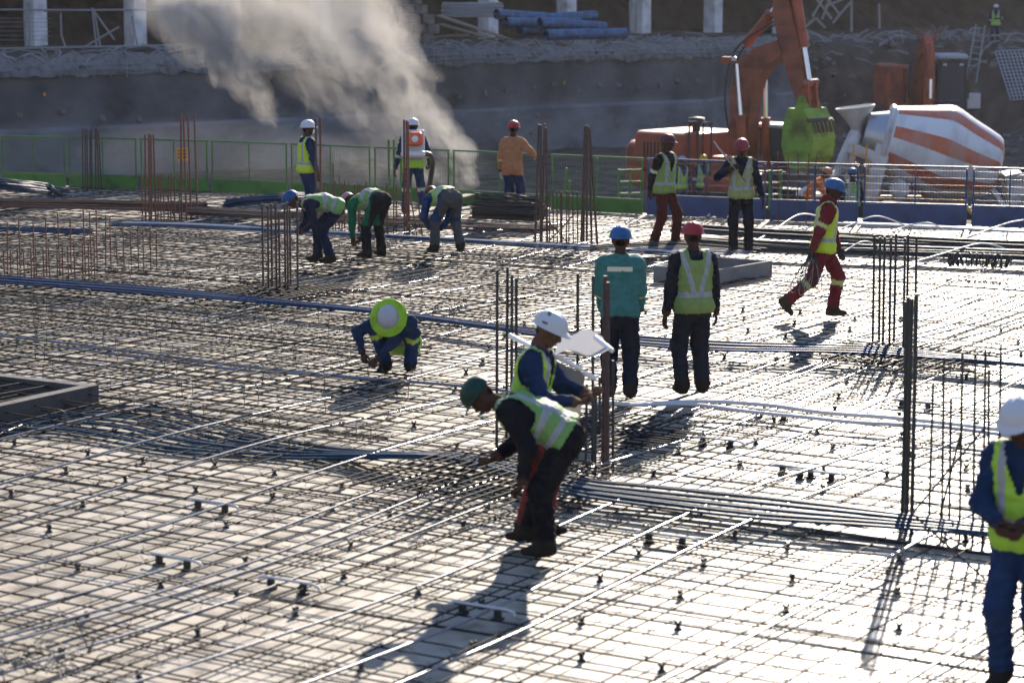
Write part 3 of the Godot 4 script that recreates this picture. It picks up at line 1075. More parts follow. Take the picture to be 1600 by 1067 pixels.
func build_piles() -> void:
	var g := 0.17
	bundle("tendon_coil", "sagging heap of dark blue tendons lying near the green fence", "tendons", [P(-70, 296, 0.2), P(-20, 296, 0.42), P(30, 300, 0.36), P(66, 304, 0.22), P(94, 310, 0.17)], 46, 0.013, 0.3, 0.75, mats.sheath_blue, mats.sheath_dark, "tendon_strand")
	bundle("tendon_coil", "heap of dark blue tendons lying at the boots of the worker in a face mask", "tendons", [P(352, 327, g), P(385, 322, 0.24), P(425, 318, 0.34), P(470, 317, 0.3), P(520, 322, 0.17)], 40, 0.013, 0.24, 0.7, mats.sheath_blue, mats.sheath_teal, "tendon_strand")
	bundle("tendon_coil", "blue tendon ends lying on the mat beside the thin rusty wall bars", "tendons", [P(-60, 372, g), P(0, 362, 0.2), P(60, 364, 0.17), P(140, 366, 0.16)], 14, 0.012, 0.2, 0.5, mats.sheath_blue, mats.sheath_dark, "tendon_strand")
	bundle("rod_pile", "long low pile of brown steel rods lying before the heap of blue tendons", "rods", [P(-60, 322, g), P(120, 325, g), P(320, 330, g)], 40, 0.012, 0.35, 0.45, mats.rust_dark, mats.rust)
	bundle("rod_pile", "long low pile of pale brown rods lying behind the stooping workers", "rods", [P(300, 334, g), P(470, 342, g), P(640, 352, g), P(860, 362, g)], 34, 0.012, 0.4, 0.3, mats.rust_dark, mats.wood)
	bundle("rod_pile", "short thick stack of tied black rods between the smoke and the tall brown bars", "rods", [P(742, 341, 0.16), P(800, 343, 0.16), P(846, 345, 0.16)], 110, 0.0125, 0.34, 1.35, mats.dark_bar, mats.rust_dark)
	bundle("rod_pile", "bundle of black ducting lying along the boots of the worker carrying rods", "tubes", [P(1060, 363, 0.15), P(1180, 372, 0.15), P(1330, 380, 0.15), P(1480, 388, 0.15), P(1660, 394, 0.15)], 24, 0.022, 0.26, 0.5, mats.black_plastic, mats.dark_bar, "tube")
	bundle("rod_pile", "second bundle of black ducting lying behind the walking worker in red", "tubes", [P(1075, 384, 0.15), P(1250, 394, 0.15), P(1420, 399, 0.15), P(1660, 408, 0.15)], 20, 0.022, 0.24, 0.5, mats.black_plastic, mats.dark_bar, "tube")
	bundle("rod_pile", "loose dark rods strewn by the boots of the worker in maroon trousers", "rods", [P(930, 392, 0.16), P(1060, 386, 0.16), P(1190, 396, 0.15)], 22, 0.011, 0.5, 0.15, mats.dark_bar, mats.sheath)
	bundle("conduit_run", "straight white conduits lying along the foot of the blue fence", "conduit", [P(1318, 351, 0.15), P(1450, 356, 0.15), P(1640, 366, 0.15)], 4, 0.022, 0.16, 0.1, mats.white_plastic, mats.sheath, "conduit_length")
	# boards lying in front of the worker with the blower
	for q in [[652, 327, 745, 303, "pale"], [690, 333, 790, 318, "grey"], [640, 340, 700, 318, "split"], [1148, 372, 1010, 380, "long"]]:
		var a := P(q[0], q[1], 0.2)
		var b := P(q[2], q[3], 0.2)
		var pm := MB.new()
		var d := (b - a)
		pm.box(Transform3D(Basis.looking_at(d.normalized(), Vector3.UP), (a + b) * 0.5 + Vector3(0, 0.02, 0)), Vector3(0.22, 0.038, d.length()), 0.004)
		tag(put("plank", pm, mats.wood if q[4] != "grey" else mats.concrete, self), "%s wooden board lying on the bars near the %s" % [q[4], "stack of black rods" if q[4] != "long" else "black ducting"], "board")
	# tendon tails arching out of the deck
	for q in [[[1150, 400, 0.15], [1205, 372, 0.25], [1250, 350, 0.42], [1290, 352, 0.3]], [[1290, 376, 0.15], [1330, 362, 0.3], [1372, 353, 0.42], [1420, 362, 0.2]], [[1360, 384, 0.15], [1410, 366, 0.28], [1450, 362, 0.38], [1475, 368, 0.25]], [[1280, 422, 0.15], [1318, 404, 0.26], [1352, 392, 0.38], [1385, 400, 0.2]], [[1400, 424, 0.15], [1470, 407, 0.24], [1532, 394, 0.34], [1570, 398, 0.25]], [[1500, 380, 0.15], [1545, 366, 0.2], [1580, 356, 0.25], [1620, 352, 0.3]], [[1080, 402, 0.15], [1130, 385, 0.15], [1180, 372, 0.15], [1230, 378, 0.16]], [[960, 402, 0.15], [1010, 384, 0.16], [1052, 372, 0.16], [1080, 364, 0.16]]]:
		var pts := []
		for k in q:
			pts.append(P(k[0], k[1] , k[2] * 0.6))
			pts[-1] = Vector3(pts[-1].x, k[2], pts[-1].z)
		var m := MB.new()
		m.tube(smooth_path(pts, 6), 0.0125, 8)
		tag(put("tendon_tail", m, mats.white_plastic, self), "white tendon end arching up out of the mat near the black ducting", "tendon", "arching tendon ends")
	# row of black plastic ring chairs
	var ring := MB.new()
	var ringp := PackedVector3Array()
	for k in 17:
		ringp.append(Vector3(0, 0.115 + 0.1 * sin(TAU * k / 16.0), 0.1 * cos(TAU * k / 16.0)))
	ring.tube(ringp, 0.013, 6, false)
	ring.bar(Vector3(0, 0.1, -0.09), Vector3(0, 0.1, 0.09), 0.01, 5)
	ring.bar(Vector3(0, 0.02, 0), Vector3(0, 0.2, 0), 0.01, 5)
	var rm := ring.mesh()
	var a0 := P(1484, 416, 0.15)
	var a1 := P(1572, 420, 0.15)
	for k in 13:
		var o := put("ring_chair", rm, mats.black_plastic, self)
		o.position = a0.lerp(a1, k / 12.0) + Vector3(0, 0.0, rf(-0.06, 0.06))
		o.rotation = Vector3(rf(-0.2, 0.2), rf(-0.5, 0.5), rf(-0.35, 0.35))
		tag(o, "black plastic ring chair in the row lying before the black ducting", "ring chair", "row of black ring chairs")
	# heaps of cut wire
	for q in [[1112, 356, 0.5, 70, "cut wires heaped at the foot of the blue fence"], [1015, 360, 0.42, 46, "low heap of cut wires near the maroon trousers"], [62, 1058, 0.32, 40, "spiky tuft of tie wires lying on the plywood"], [690, 496, 0.2, 26, "dark clump of tie wires behind the squatting worker"]]:
		var c := P(q[0], q[1], 0.06 if q[1] > 900 else 0.15)
		var t := thing("wire_heap", q[4], "wire")
		var hm := MB.new()
		for k in q[3]:
			var p := c + Vector3(rf(-1, 1) * q[2], rf(0.0, 0.12), rf(-1, 1) * q[2] * 0.8)
			var d := Vector3(rf(-1, 1), rf(-0.1, 0.5), rf(-1, 1)).normalized() * rf(0.12, 0.3)
			hm.tube(PackedVector3Array([p, p + d * 0.5 + Vector3(rf(-0.03, 0.03), 0.03, 0), p + d]), 0.005, 4)
		var o := put("wires", hm, mats.dark_bar, t)
		o.set_meta("kind", "stuff")
	# formed upstand boxes
	upstand("open grey concrete upstand beside the red helmeted worker", P(1118, 448), P(1025, 441), P(1203, 433), 0.25, 0.06, mats.concrete)
	var c2 := P(140, 641)
	upstand("dark open box former under the bars of the upper mat", c2 - U * 2.3, c2 - U * 2.3 - V * 1.9, c2, 0.27, 0.14, mats.masonry)

func upstand(label: String, front: Vector3, left: Vector3, right: Vector3, h: float, w: float, skin: Material) -> void:
	var t := thing("upstand_box", label, "upstand")
	var back := left + right - front
	var pts := [front, left, back, right]
	for i in 4:
		var a: Vector3 = pts[i]
		var b: Vector3 = pts[(i + 1) % 4]
		var d := (b - a).normalized()
		var m := MB.new()
		var inset := w if i % 2 else 0.0
		m.box(Transform3D(Basis(d, Vector3.UP, d.cross(Vector3.UP)), (a + b) * 0.5 + Vector3(0, h * 0.5 + 0.002, 0)), Vector3(a.distance_to(b) + (w if i % 2 == 0 else -w - 0.004), h, w), 0.006)
		put("side", m, skin, t)

# ---------------------------------------------------------------- things on the terrace behind
func build_terrace() -> void:
	# blue pipes stacked behind the wall head
	var pg := "blue pipes stacked on the terrace"
	for q in [[776, 20, 850, 25, 88], [790, 33, 865, 35, 87], [806, 38, 905, 32, 88], [830, 28, 930, 22, 89], [843, 33, 945, 40, 87], [853, 52, 978, 50, 86], [812, 46, 870, 40, 87.5]]:
		var a := At(q[0], q[1] + 2, q[4])
		var b := At(q[2], q[3] + 2, q[4] + 1.6)
		var d := (b - a).normalized()
		b = a + d * maxf(a.distance_to(b), 2.4)
		var t := thing("blue_pipe", "dusty blue plastic pipe in the stack above the retaining wall", "pipe", Vector3.ZERO, 0, pg)
		var m := MB.new()
		m.tube(PackedVector3Array([a, b]), 0.19, 16, false)
		m.tube(PackedVector3Array([a + d * 0.001, b - d * 0.001]), 0.165, 16, false)
		put("wall", m, mats.pipe_blue, t)
	# round-faced blocks stacked up
	var bi := 0
	for row in 5:
		for k in 4 if row < 3 else 3:
			var p := At(612.0 + k * 19.0 + (row % 2) * 8.0, 60.0 - row * 15.0, 92.0)
			var m := MB.new()
			m.lathe(Transform3D(Basis.IDENTITY, Vector3(0, -0.17, 0)), PackedVector2Array([Vector2(0, 0), Vector2(0.22, 0), Vector2(0.235, 0.02), Vector2(0.235, 0.32), Vector2(0.22, 0.345), Vector2(0.15, 0.345), Vector2(0.15, 0.1), Vector2(0, 0.1)]), 14)
			m.bx(Vector3(0, 0, -0.2), Vector3(0.4, 0.33, 0.3))
			var o := put("paving_block", m, mats.rubble, self)
			o.position = p
			tag(o, "round-faced grey concrete block in the stack behind the smoke", "block", "stacked round-faced concrete blocks")
	# coiled black hose
	var t2 := thing("hose_coil", "big flat coil of black hose lying between the white columns", "hose")
	for k in 6:
		var m := MB.new()
		var c := At(738, 6 + k * 3.6, 96.0)
		var pts := PackedVector3Array()
		for i in 25:
			pts.append(c + Vector3(cos(TAU * i / 24.0) * (1.15 + 0.04 * (k % 2)), rf(-0.02, 0.02), sin(TAU * i / 24.0) * 1.0))
		m.tube(pts, 0.055, 7, false)
		put("turn", m, mats.grey_pipe, t2)
	# boards and bars among the debris
	for q in [[685, 24, 798, 62, 0.14, "long pale"], [700, 55, 790, 60, 0.1, "dusty grey"], [690, 38, 770, 60, 0.16, "wide brown"], [672, 58, 730, 54, 0.1, "short thick"]]:
		var m := MB.new()
		var a := At(q[0], q[1], 91)
		var b := At(q[2], q[3], 89)
		var d := b - a
		m.box(Transform3D(Basis.looking_at(d.normalized(), Vector3.UP), (a + b) * 0.5), Vector3(q[4] * 2.0, 0.06, d.length()))
		tag(put("board", m, mats.wood, self), "%s board in the heap beside the stacked blue pipes" % q[5], "board")
	# scaffold tubes of the old railing on the terrace edge
	var rail := thing("pipe_railing", "crooked scaffold tube railing with wire strands on the terrace edge", "railing")
	for q in [[0, 15, 145, 16, 86], [68, 17, 300, 14, 87], [0, 76, 300, 70, 85], [39, 10, 39, 75, 86], [44, 12, 46, 75, 86], [143, 12, 150, 74, 86], [146, 14, 156, 73, 86], [148, 20, 178, 62, 86], [128, 75, 185, 42, 86], [205, 25, 214, 72, 87], [94, 20, 95, 55, 86], [95, 55, 102, 75, 86], [985, 0, 985, 52, 92], [995, 0, 994, 50, 92]]:
		var m := MB.new()
		m.bar(At(q[0], q[1], q[4]), At(q[2], q[3], q[4]), 0.035 if q[0] < 900 else 0.05, 7)
		put("tube", m, mats.grey_pipe, rail)
	for y in [28, 34, 41, 48, 55, 62]:
		var m := MB.new()
		m.bar(At(-20, y, 86), At(80, y + 1, 86), 0.008, 4)
		put("strand", m, mats.grey_pipe, rail)
	# ladder against the earth face
	var lad := thing("ladder", "steel ladder leaning on the earth face below the worker on the terrace", "ladder")
	for q in [[1526, 38, 1510, 128], [1540, 40, 1526, 130]]:
		var m := MB.new()
		m.bar(At(q[0], q[1], 93.5), At(q[2], q[3], 92.0), 0.03, 6)
		put("rail", m, mats.grey_pipe, lad)
	for k in 9:
		var f := 0.05 + k * 0.11
		var m := MB.new()
		m.bar(At(lerpf(1526, 1510, f), lerpf(38, 128, f), lerpf(93.5, 92, f)), At(lerpf(1540, 1526, f), lerpf(40, 130, f), lerpf(93.5, 92, f)), 0.022, 6)
		put("rung", m, mats.grey_pipe, lad)
	# steel mesh sheets sliding down the bank
	var ms := thing("mesh_sheet", "pale welded mesh sheet lying on the earth bank beside the parked excavator", "mesh")
	var mm := MB.new()
	var c0 := At(1556, 80, 92)
	var c1 := At(1640, 76, 92)
	var c2 := At(1580, 156, 89)
	var c3 := At(1660, 150, 89)
	for k in 15:
		var f := k / 14.0
		mm.bar(c0.lerp(c1, f), c2.lerp(c3, f), 0.022, 4)
		mm.bar(c0.lerp(c2, f), c1.lerp(c3, f), 0.022, 4)
	put("wires", mm, mats.wire, ms)
	# site stair and timber frame at the head of the cut
	var st := thing("site_stair", "grey steel lattice stair at the terrace edge above the cut", "stair")
	for q in [[1270, 26, 1290, -8], [1285, 30, 1300, -8], [1290, 10, 1334, -8], [1302, 36, 1332, 0], [1275, -4, 1300, 30], [1290, -6, 1312, 22], [1255, 46, 1275, 28], [1275, 28, 1290, 44], [1331, 2, 1331, 50], [1374, 6, 1375, 45], [1262, 46, 1262, 75]]:
		var m := MB.new()
		m.bar(At(q[0], q[1], 95), At(q[2], q[3], 95), 0.05, 5)
		put("member", m, mats.grey_pipe, st)
	# broken timber, bars and hose ends strewn along the terrace
	var scrap := thing("site_debris", "bent bars, hose ends and broken timber strewn along the terrace edge", "debris")
	var sb := MB.new()
	for k in 260:
		var x := rf(-24, 24)
		var c := Vector3(x, 1.55 + rf(0, 0.25), wall_z(x) - rf(0.2, 4.5))
		if x > 9.4:
			c.y = ground_h(c.x, c.z) + rf(0.05, 0.3)
		var dd := Vector3(rf(-1, 1), rf(-0.25, 0.35), rf(-0.6, 0.6)).normalized() * rf(0.4, 1.6)
		sb.tube(PackedVector3Array([c - dd * 0.5, c + Vector3(rf(-0.1, 0.1), rf(0, 0.25), 0), c + dd * 0.5]), rf(0.015, 0.045), 5)
	put("scrap", sb, mats.grey_pipe, scrap).set_meta("kind", "stuff")
	# loose stones
	var stone := MB.new()
	var sph := SphereMesh.new()
	sph.radial_segments = 7
	sph.rings = 4
	sph.radius = 0.5
	sph.height = 0.8
	var mmesh := MultiMesh.new()
	mmesh.transform_format = MultiMesh.TRANSFORM_3D
	mmesh.mesh = sph
	mmesh.instance_count = 2600
	for k in 2600:
		var x := rf(-26, 30)
		var z := wall_z(x) - rf(-0.2, 6.0)
		if k % 3 == 0:
			x = rf(9, 34)
			z = rf(-70, -104)
		if k % 7 == 0:
			x = rf(-12, 22)
			z = rf(-50, -75)
		var h := ground_h(x, z)
		if x < 9.4:
			h = maxf(h, 1.35) if z < wall_z(x) else h
		var s := rf(0.06, 0.3) * (1.0 if k % 5 else 1.9)
		mmesh.set_instance_transform(k, Transform3D(Basis.from_euler(Vector3(rf(0, 6), rf(0, 6), rf(0, 6))).scaled(Vector3(s, s * 0.7, s * rf(0.6, 1.2))), Vector3(x, h + s * 0.1, z)))
	var st2 := MultiMeshInstance3D.new()
	st2.name = "rubble"
	st2.multimesh = mmesh
	st2.material_override = mats.rubble
	st2.set_meta("kind", "stuff")
	st2.set_meta("label", "loose stones and rubble strewn over the terrace and pit")
	st2.set_meta("category", "rubble")
	add_child(st2)

# ---------------------------------------------------------------- bodies: smooth union of tapered capsules, meshed as surface nets
class Bone:
	var a: Vector3
	var b: Vector3
	var ra: float
	var rb: float
	var kind: int
	func _init(a_: Vector3, b_: Vector3, ra_: float, rb_: float, k: int) -> void:
		a = a_
		b = b_
		ra = ra_
		rb = rb_
		kind = k

class Net:
	var v := PackedVector3Array()
	var g := PackedVector3Array()
	var bone := PackedInt32Array()
	var q := PackedInt32Array()

func net(bones: Array, h: float, soft: float, grow := 0.0) -> Net:
	var lo := Vector3.ONE * 1e9
	var hi := Vector3.ONE * -1e9
	for bo: Bone in bones:
		var r := maxf(bo.ra, bo.rb) + grow + soft * 3.0 + h * 2.0
		lo = lo.min(bo.a.min(bo.b) - Vector3.ONE * r)
		hi = hi.max(bo.a.max(bo.b) + Vector3.ONE * r)
	var nx := int((hi.x - lo.x) / h) + 2
	var ny := int((hi.y - lo.y) / h) + 2
	var nz := int((hi.z - lo.z) / h) + 2
	var sy := nx
	var sz := nx * ny
	var f := PackedFloat32Array()
	f.resize(nx * ny * nz)
	var best := PackedFloat32Array()
	best.resize(nx * ny * nz)
	best.fill(9.0)
	var who := PackedByteArray()
	who.resize(nx * ny * nz)
	var inv := 1.0 / soft
	for bi in bones.size():
		var bo: Bone = bones[bi]
		var r := maxf(bo.ra, bo.rb) + grow + soft * 3.5 + h
		var l := (bo.a.min(bo.b) - Vector3.ONE * r - lo) / h
		var m := (bo.a.max(bo.b) + Vector3.ONE * r - lo) / h
		var ab := bo.b - bo.a
		var il := 1.0 / maxf(ab.length_squared(), 1e-8)
		var ra := bo.ra + grow
		var dr := bo.rb - bo.ra
		var ba := bo.a
		for z in range(maxi(0, int(l.z)), mini(nz, int(m.z) + 2)):
			for y in range(maxi(0, int(l.y)), mini(ny, int(m.y) + 2)):
				var k := z * sz + y * sy
				for x in range(maxi(0, int(l.x)), mini(nx, int(m.x) + 2)):
					var p := lo + Vector3(x, y, z) * h - ba
					var t := clampf(p.dot(ab) * il, 0.0, 1.0)
					var d := (p - ab * t).length() - ra - dr * t
					if d < r:
						f[k + x] += exp(-d * inv)
						if d < best[k + x]:
							best[k + x] = d
							who[k + x] = bi
	var out := Net.new()
	var at := PackedInt32Array()
	at.resize(nx * ny * nz)
	at.fill(-1)
	var off := [0, 1, sy, sy + 1, sz, sz + 1, sz + sy, sz + sy + 1]
	var cp := [Vector3(0, 0, 0), Vector3(1, 0, 0), Vector3(0, 1, 0), Vector3(1, 1, 0), Vector3(0, 0, 1), Vector3(1, 0, 1), Vector3(0, 1, 1), Vector3(1, 1, 1)]
	var edges := [[0, 1], [2, 3], [4, 5], [6, 7], [0, 2], [1, 3], [4, 6], [5, 7], [0, 4], [1, 5], [2, 6], [3, 7]]
	var lim := h * 2.2
	var d8 := PackedFloat32Array()
	d8.resize(8)
	for z in nz - 1:
		for y in ny - 1:
			var k := z * sz + y * sy
			for x in nx - 1:
				if absf(best[k + x]) > lim + soft * 1.6:
					continue
				var mask := 0
				for e in 8:
					if f[k + x + off[e]] > 1.0:
						mask += 1
				if mask == 0 or mask == 8:
					continue
				for e in 8:
					d8[e] = -log(maxf(f[k + x + off[e]], 1e-9)) * soft
				var s := Vector3.ZERO
				var n := 0
				for e in edges:
					var va := d8[e[0]]
					var vb := d8[e[1]]
					if (va < 0.0) != (vb < 0.0):
						s += (cp[e[0]] as Vector3).lerp(cp[e[1]], va / (va - vb))
						n += 1
				at[k + x] = out.v.size()
				out.v.append(lo + (Vector3(x, y, z) + s / n) * h)
				out.g.append(Vector3(d8[1] + d8[3] + d8[5] + d8[7] - d8[0] - d8[2] - d8[4] - d8[6], d8[2] + d8[3] + d8[6] + d8[7] - d8[0] - d8[1] - d8[4] - d8[5], d8[4] + d8[5] + d8[6] + d8[7] - d8[0] - d8[1] - d8[2] - d8[3]).normalized())
				out.bone.append(who[k + x])
	for z in range(1, nz - 1):
		for y in range(1, ny - 1):
			var k := z * sz + y * sy
			for x in range(1, nx - 1):
				var i := k + x
				if at[i] < 0:
					continue
				var inside := f[i] > 1.0
				if (f[i + 1] > 1.0) != inside and at[i - sy] >= 0 and at[i - sz] >= 0 and at[i - sy - sz] >= 0:
					out.q.append_array([at[i], at[i - sy], at[i - sy - sz], at[i - sz]])
				if (f[i + sy] > 1.0) != inside and at[i - 1] >= 0 and at[i - sz] >= 0 and at[i - 1 - sz] >= 0:
					out.q.append_array([at[i], at[i - 1], at[i - 1 - sz], at[i - sz]])
				if (f[i + sz] > 1.0) != inside and at[i - 1] >= 0 and at[i - sy] >= 0 and at[i - 1 - sy] >= 0:
					out.q.append_array([at[i], at[i - 1], at[i - 1 - sy], at[i - sy]])
	return out

func net_to(m: MB, nt: Net, cols: PackedColorArray, keep := PackedByteArray(), uvs := PackedVector2Array()) -> void:
	var first := m.v.size()
	var nn := PackedVector3Array()
	nn.resize(nt.v.size())
	for k in range(0, nt.q.size(), 4):
		var a := nt.v[nt.q[k]]
		var fn := (nt.v[nt.q[k + 2]] - a).cross(nt.v[nt.q[k + 3]] - nt.v[nt.q[k + 1]])
		if fn.dot(nt.g[nt.q[k]]) < 0.0:
			fn = -fn
		for e in 4:
			nn[nt.q[k + e]] += fn
	for i in nt.v.size():
		m.col = cols[i]
		m.vert(nt.v[i], nn[i].normalized() if nn[i].length() > 0.0 else nt.g[i], uvs[i] if uvs.size() else Vector2.ZERO)
	for k in range(0, nt.q.size(), 4):
		if keep.size() and (keep[nt.q[k]] + keep[nt.q[k + 1]] + keep[nt.q[k + 2]] + keep[nt.q[k + 3]]) < 3:
			continue
		m.quad(first + nt.q[k], first + nt.q[k + 1], first + nt.q[k + 2], first + nt.q[k + 3])

# kinds of surface on a body
enum {TOP, TROUSERS, SKIN, BOOT, HAIR, LIP, EYE, SLEEVE, SHIN}
var head_proto: MB
var hand_protos := {}

func B(a: Vector3, b: Vector3, ra: float, rb: float, k: int) -> Bone:
	return Bone.new(a, b, ra, rb, k)

func make_protos() -> void:
	# a head: origin between the ears, face towards +z
	var bs := [
		B(Vector3(0, 0.035, -0.03), Vector3(0, 0.04, 0.02), 0.079, 0.074, SKIN),
		B(Vector3(-0.02, 0.0, 0.0), Vector3(0.02, 0.0, 0.0), 0.066, 0.066, SKIN),
		B(Vector3(0, -0.01, 0.03), Vector3(0, -0.075, 0.052), 0.054, 0.036, SKIN),
		B(Vector3(-0.045, -0.05, 0.005), Vector3(-0.012, -0.088, 0.06), 0.022, 0.02, SKIN),
		B(Vector3(0.045, -0.05, 0.005), Vector3(0.012, -0.088, 0.06), 0.022, 0.02, SKIN),
		B(Vector3(-0.035, 0.027, 0.078), Vector3(0.035, 0.027, 0.078), 0.013, 0.013, SKIN),
		B(Vector3(0, 0.015, 0.088), Vector3(0, -0.024, 0.108), 0.008, 0.013, SKIN),
		B(Vector3(-0.014, -0.027, 0.096), Vector3(0.014, -0.027, 0.096), 0.010, 0.010, SKIN),
		B(Vector3(-0.04, -0.012, 0.068), Vector3(-0.028, -0.03, 0.072), 0.018, 0.014, SKIN),
		B(Vector3(0.04, -0.012, 0.068), Vector3(0.028, -0.03, 0.072), 0.018, 0.014, SKIN),
		B(Vector3(-0.02, -0.052, 0.088), Vector3(0.02, -0.052, 0.088), 0.009, 0.009, LIP),
		B(Vector3(-0.078, 0.015, -0.004), Vector3(-0.081, -0.022, 0.0), 0.014, 0.009, SKIN),
		B(Vector3(0.078, 0.015, -0.004), Vector3(0.081, -0.022, 0.0), 0.014, 0.009, SKIN),
		B(Vector3(-0.03, 0.012, 0.078), Vector3(-0.029, 0.012, 0.079), 0.009, 0.009, EYE),
		B(Vector3(0.03, 0.012, 0.078), Vector3(0.029, 0.012, 0.079), 0.009, 0.009, EYE),
		B(Vector3(0, 0.05, -0.045), Vector3(0, -0.02, -0.055), 0.066, 0.045, HAIR),
		B(Vector3(0, -0.05, -0.02), Vector3(0, -0.13, -0.03), 0.053, 0.056, SKIN),
	]
	var nt := net(bs, 0.0065, 0.007)
	var cols := PackedColorArray()
	for i in nt.v.size():
		var k: int = bs[nt.bone[i]].kind
		var p := nt.v[i]
		var c := Color(1, 1, 1)
		if k == LIP:
			c = Color(0.9, 0.62, 0.6)
		elif k == EYE:
			c = Color(0.3, 0.3, 0.3)
		elif k == HAIR or (p.y > 0.045 and p.z < 0.055):
			c = Color(0.16, 0.18, 0.2)
		cols.append(c)
	head_proto = MB.new()
	net_to(head_proto, nt, cols)
	# hands: wrist at the origin, fingers along +y, palm towards +z, thumb on +x
	for pose in [["relaxed", 0.35, 0.5], ["grip", 1.15, 1.25]]:
		var hb := [B(Vector3(0, -0.02, 0), Vector3(0, 0.02, 0), 0.026, 0.024, SKIN)]
		for i in 4:
			var x := 0.03 - i * 0.02
			hb.append(B(Vector3(x * 0.5, 0.015, 0), Vector3(x, 0.085 - absf(i - 1.3) * 0.004, 0.002), 0.014, 0.0115, SKIN))
		for i in 4:
			var x := 0.032 - i * 0.0215
			var p := Vector3(x, 0.09 - absf(i - 1.3) * 0.005, 0.003)
			var ang: float = pose[1] * (0.85 + 0.1 * i)
			var lens: Array = [[0.042, 0.026, 0.02], [0.046, 0.03, 0.021], [0.043, 0.028, 0.02], [0.034, 0.021, 0.018]][i]
			var a := ang * 0.6
			for s in 3:
				var d := Vector3(-x * 0.15, cos(a), sin(a)).normalized()
				var e: Vector3 = p + d * lens[s]
				hb.append(B(p, e, 0.0098 - s * 0.0007, 0.0092 - s * 0.0009, SKIN))
				p = e
				a += pose[2] * (0.9 if s == 0 else 0.7)
		var tp := Vector3(0.026, 0.03, 0.004)
		var grip: bool = pose[0] == "grip"
		var t1 := tp + (Vector3(0.026, 0.03, 0.014) if not grip else Vector3(0.018, 0.03, 0.03))
		var t2 := t1 + (Vector3(0.008, 0.03, 0.008) if not grip else Vector3(-0.014, 0.026, 0.018))
		hb.append(B(tp, t1, 0.016, 0.012, SKIN))
		hb.append(B(t1, t2, 0.0115, 0.0095, SKIN))
		var hn := net(hb, 0.0055, 0.0032)
		var hc := PackedColorArray()
		for i in hn.v.size():
			hc.append(Color(1, 1, 1))
		var hm := MB.new()
		net_to(hm, hn, hc)
		hand_protos[pose[0]] = hm
	make_helmets()
	make_vest_textures()

var helmet_mesh: ArrayMesh
var brim_mesh: ArrayMesh

func make_helmets() -> void:
	var m := MB.new()
	var seg := 40
	var rows := 12
	var grid := []
	for r in rows + 1:
		var e := float(r) / rows * PI * 0.5
		var row := []
		for k in seg:
			var a := TAU * k / seg
			var rad := pow(cos(e), 0.85)
			var y := 0.128 * pow(sin(e), 0.92)
			var ridge := 0.007 * exp(-pow(sin(a) * 5.0 * cos(e), 2.0)) * smoothstep(0.25, 0.8, sin(e)) if true else 0.0
			# ribs run front to back over the crown
			var x := sin(a) * rad * 0.124
			var z := cos(a) * rad * 0.148
			var crown := 0.006 * exp(-pow(x / 0.012, 2.0)) + 0.004 * exp(-pow((absf(x) - 0.045) / 0.01, 2.0))
			row.append(Vector3(x, y + crown * smoothstep(0.3, 0.7, sin(e)) + ridge * 0.0, z))
		grid.append(row)
	# brim: narrow all round, a peak in front
	var lips := []
	for ring in 3:
		var row := []
		for k in seg:
			var a := TAU * k / seg
			var peak := pow(maxf(0.0, cos(a)), 2.2)
			var w := [0.012 + 0.036 * peak, 0.012 + 0.036 * peak, 0.002][ring] as float
			var yy := [-0.008 - 0.012 * peak, -0.013 - 0.012 * peak, -0.008][ring] as float
			row.append(Vector3(sin(a) * (0.124 + w), yy, cos(a) * (0.148 + w)))
		lips.append(row)
	var all := [lips[2], lips[1], lips[0]]
	all.append_array(grid)
	for r in all.size():
		for k in seg:
			var dx: Vector3 = all[r][(k + 1) % seg] - all[r][(k + seg - 1) % seg]
			var dy: Vector3 = all[mini(r + 1, all.size() - 1)][k] - all[maxi(r - 1, 0)][k]
			var nn := dx.cross(dy)
			if r >= 3 and nn.dot(all[r][k] + Vector3(0, 0.01, 0)) < 0.0:
				nn = -nn
			if r < 2:
				nn = Vector3(0, -1, 0)
			if r == 2:
				nn = (Vector3(all[r][k].x, 0, all[r][k].z).normalized() + Vector3.UP).normalized()
			if r == all.size() - 1 or nn.length() < 1e-9:
				nn = Vector3.UP
			m.vert(all[r][k], nn.normalized())
	for r in all.size() - 1:
		for k in seg:
			var k2 := (k + 1) % seg
			m.quad(r * seg + k, r * seg + k2, (r + 1) * seg + k2, (r + 1) * seg + k)
	helmet_mesh = m.mesh()
	var b := MB.new()
	b.lathe(Transform3D.IDENTITY, PackedVector2Array([Vector2(0.13, 0.008), Vector2(0.17, 0.004), Vector2(0.215, -0.012), Vector2(0.22, -0.016), Vector2(0.215, -0.018), Vector2(0.17, -0.004), Vector2(0.13, 0.0)]), 36)
	brim_mesh = b.mesh()

var vest_mats := {}

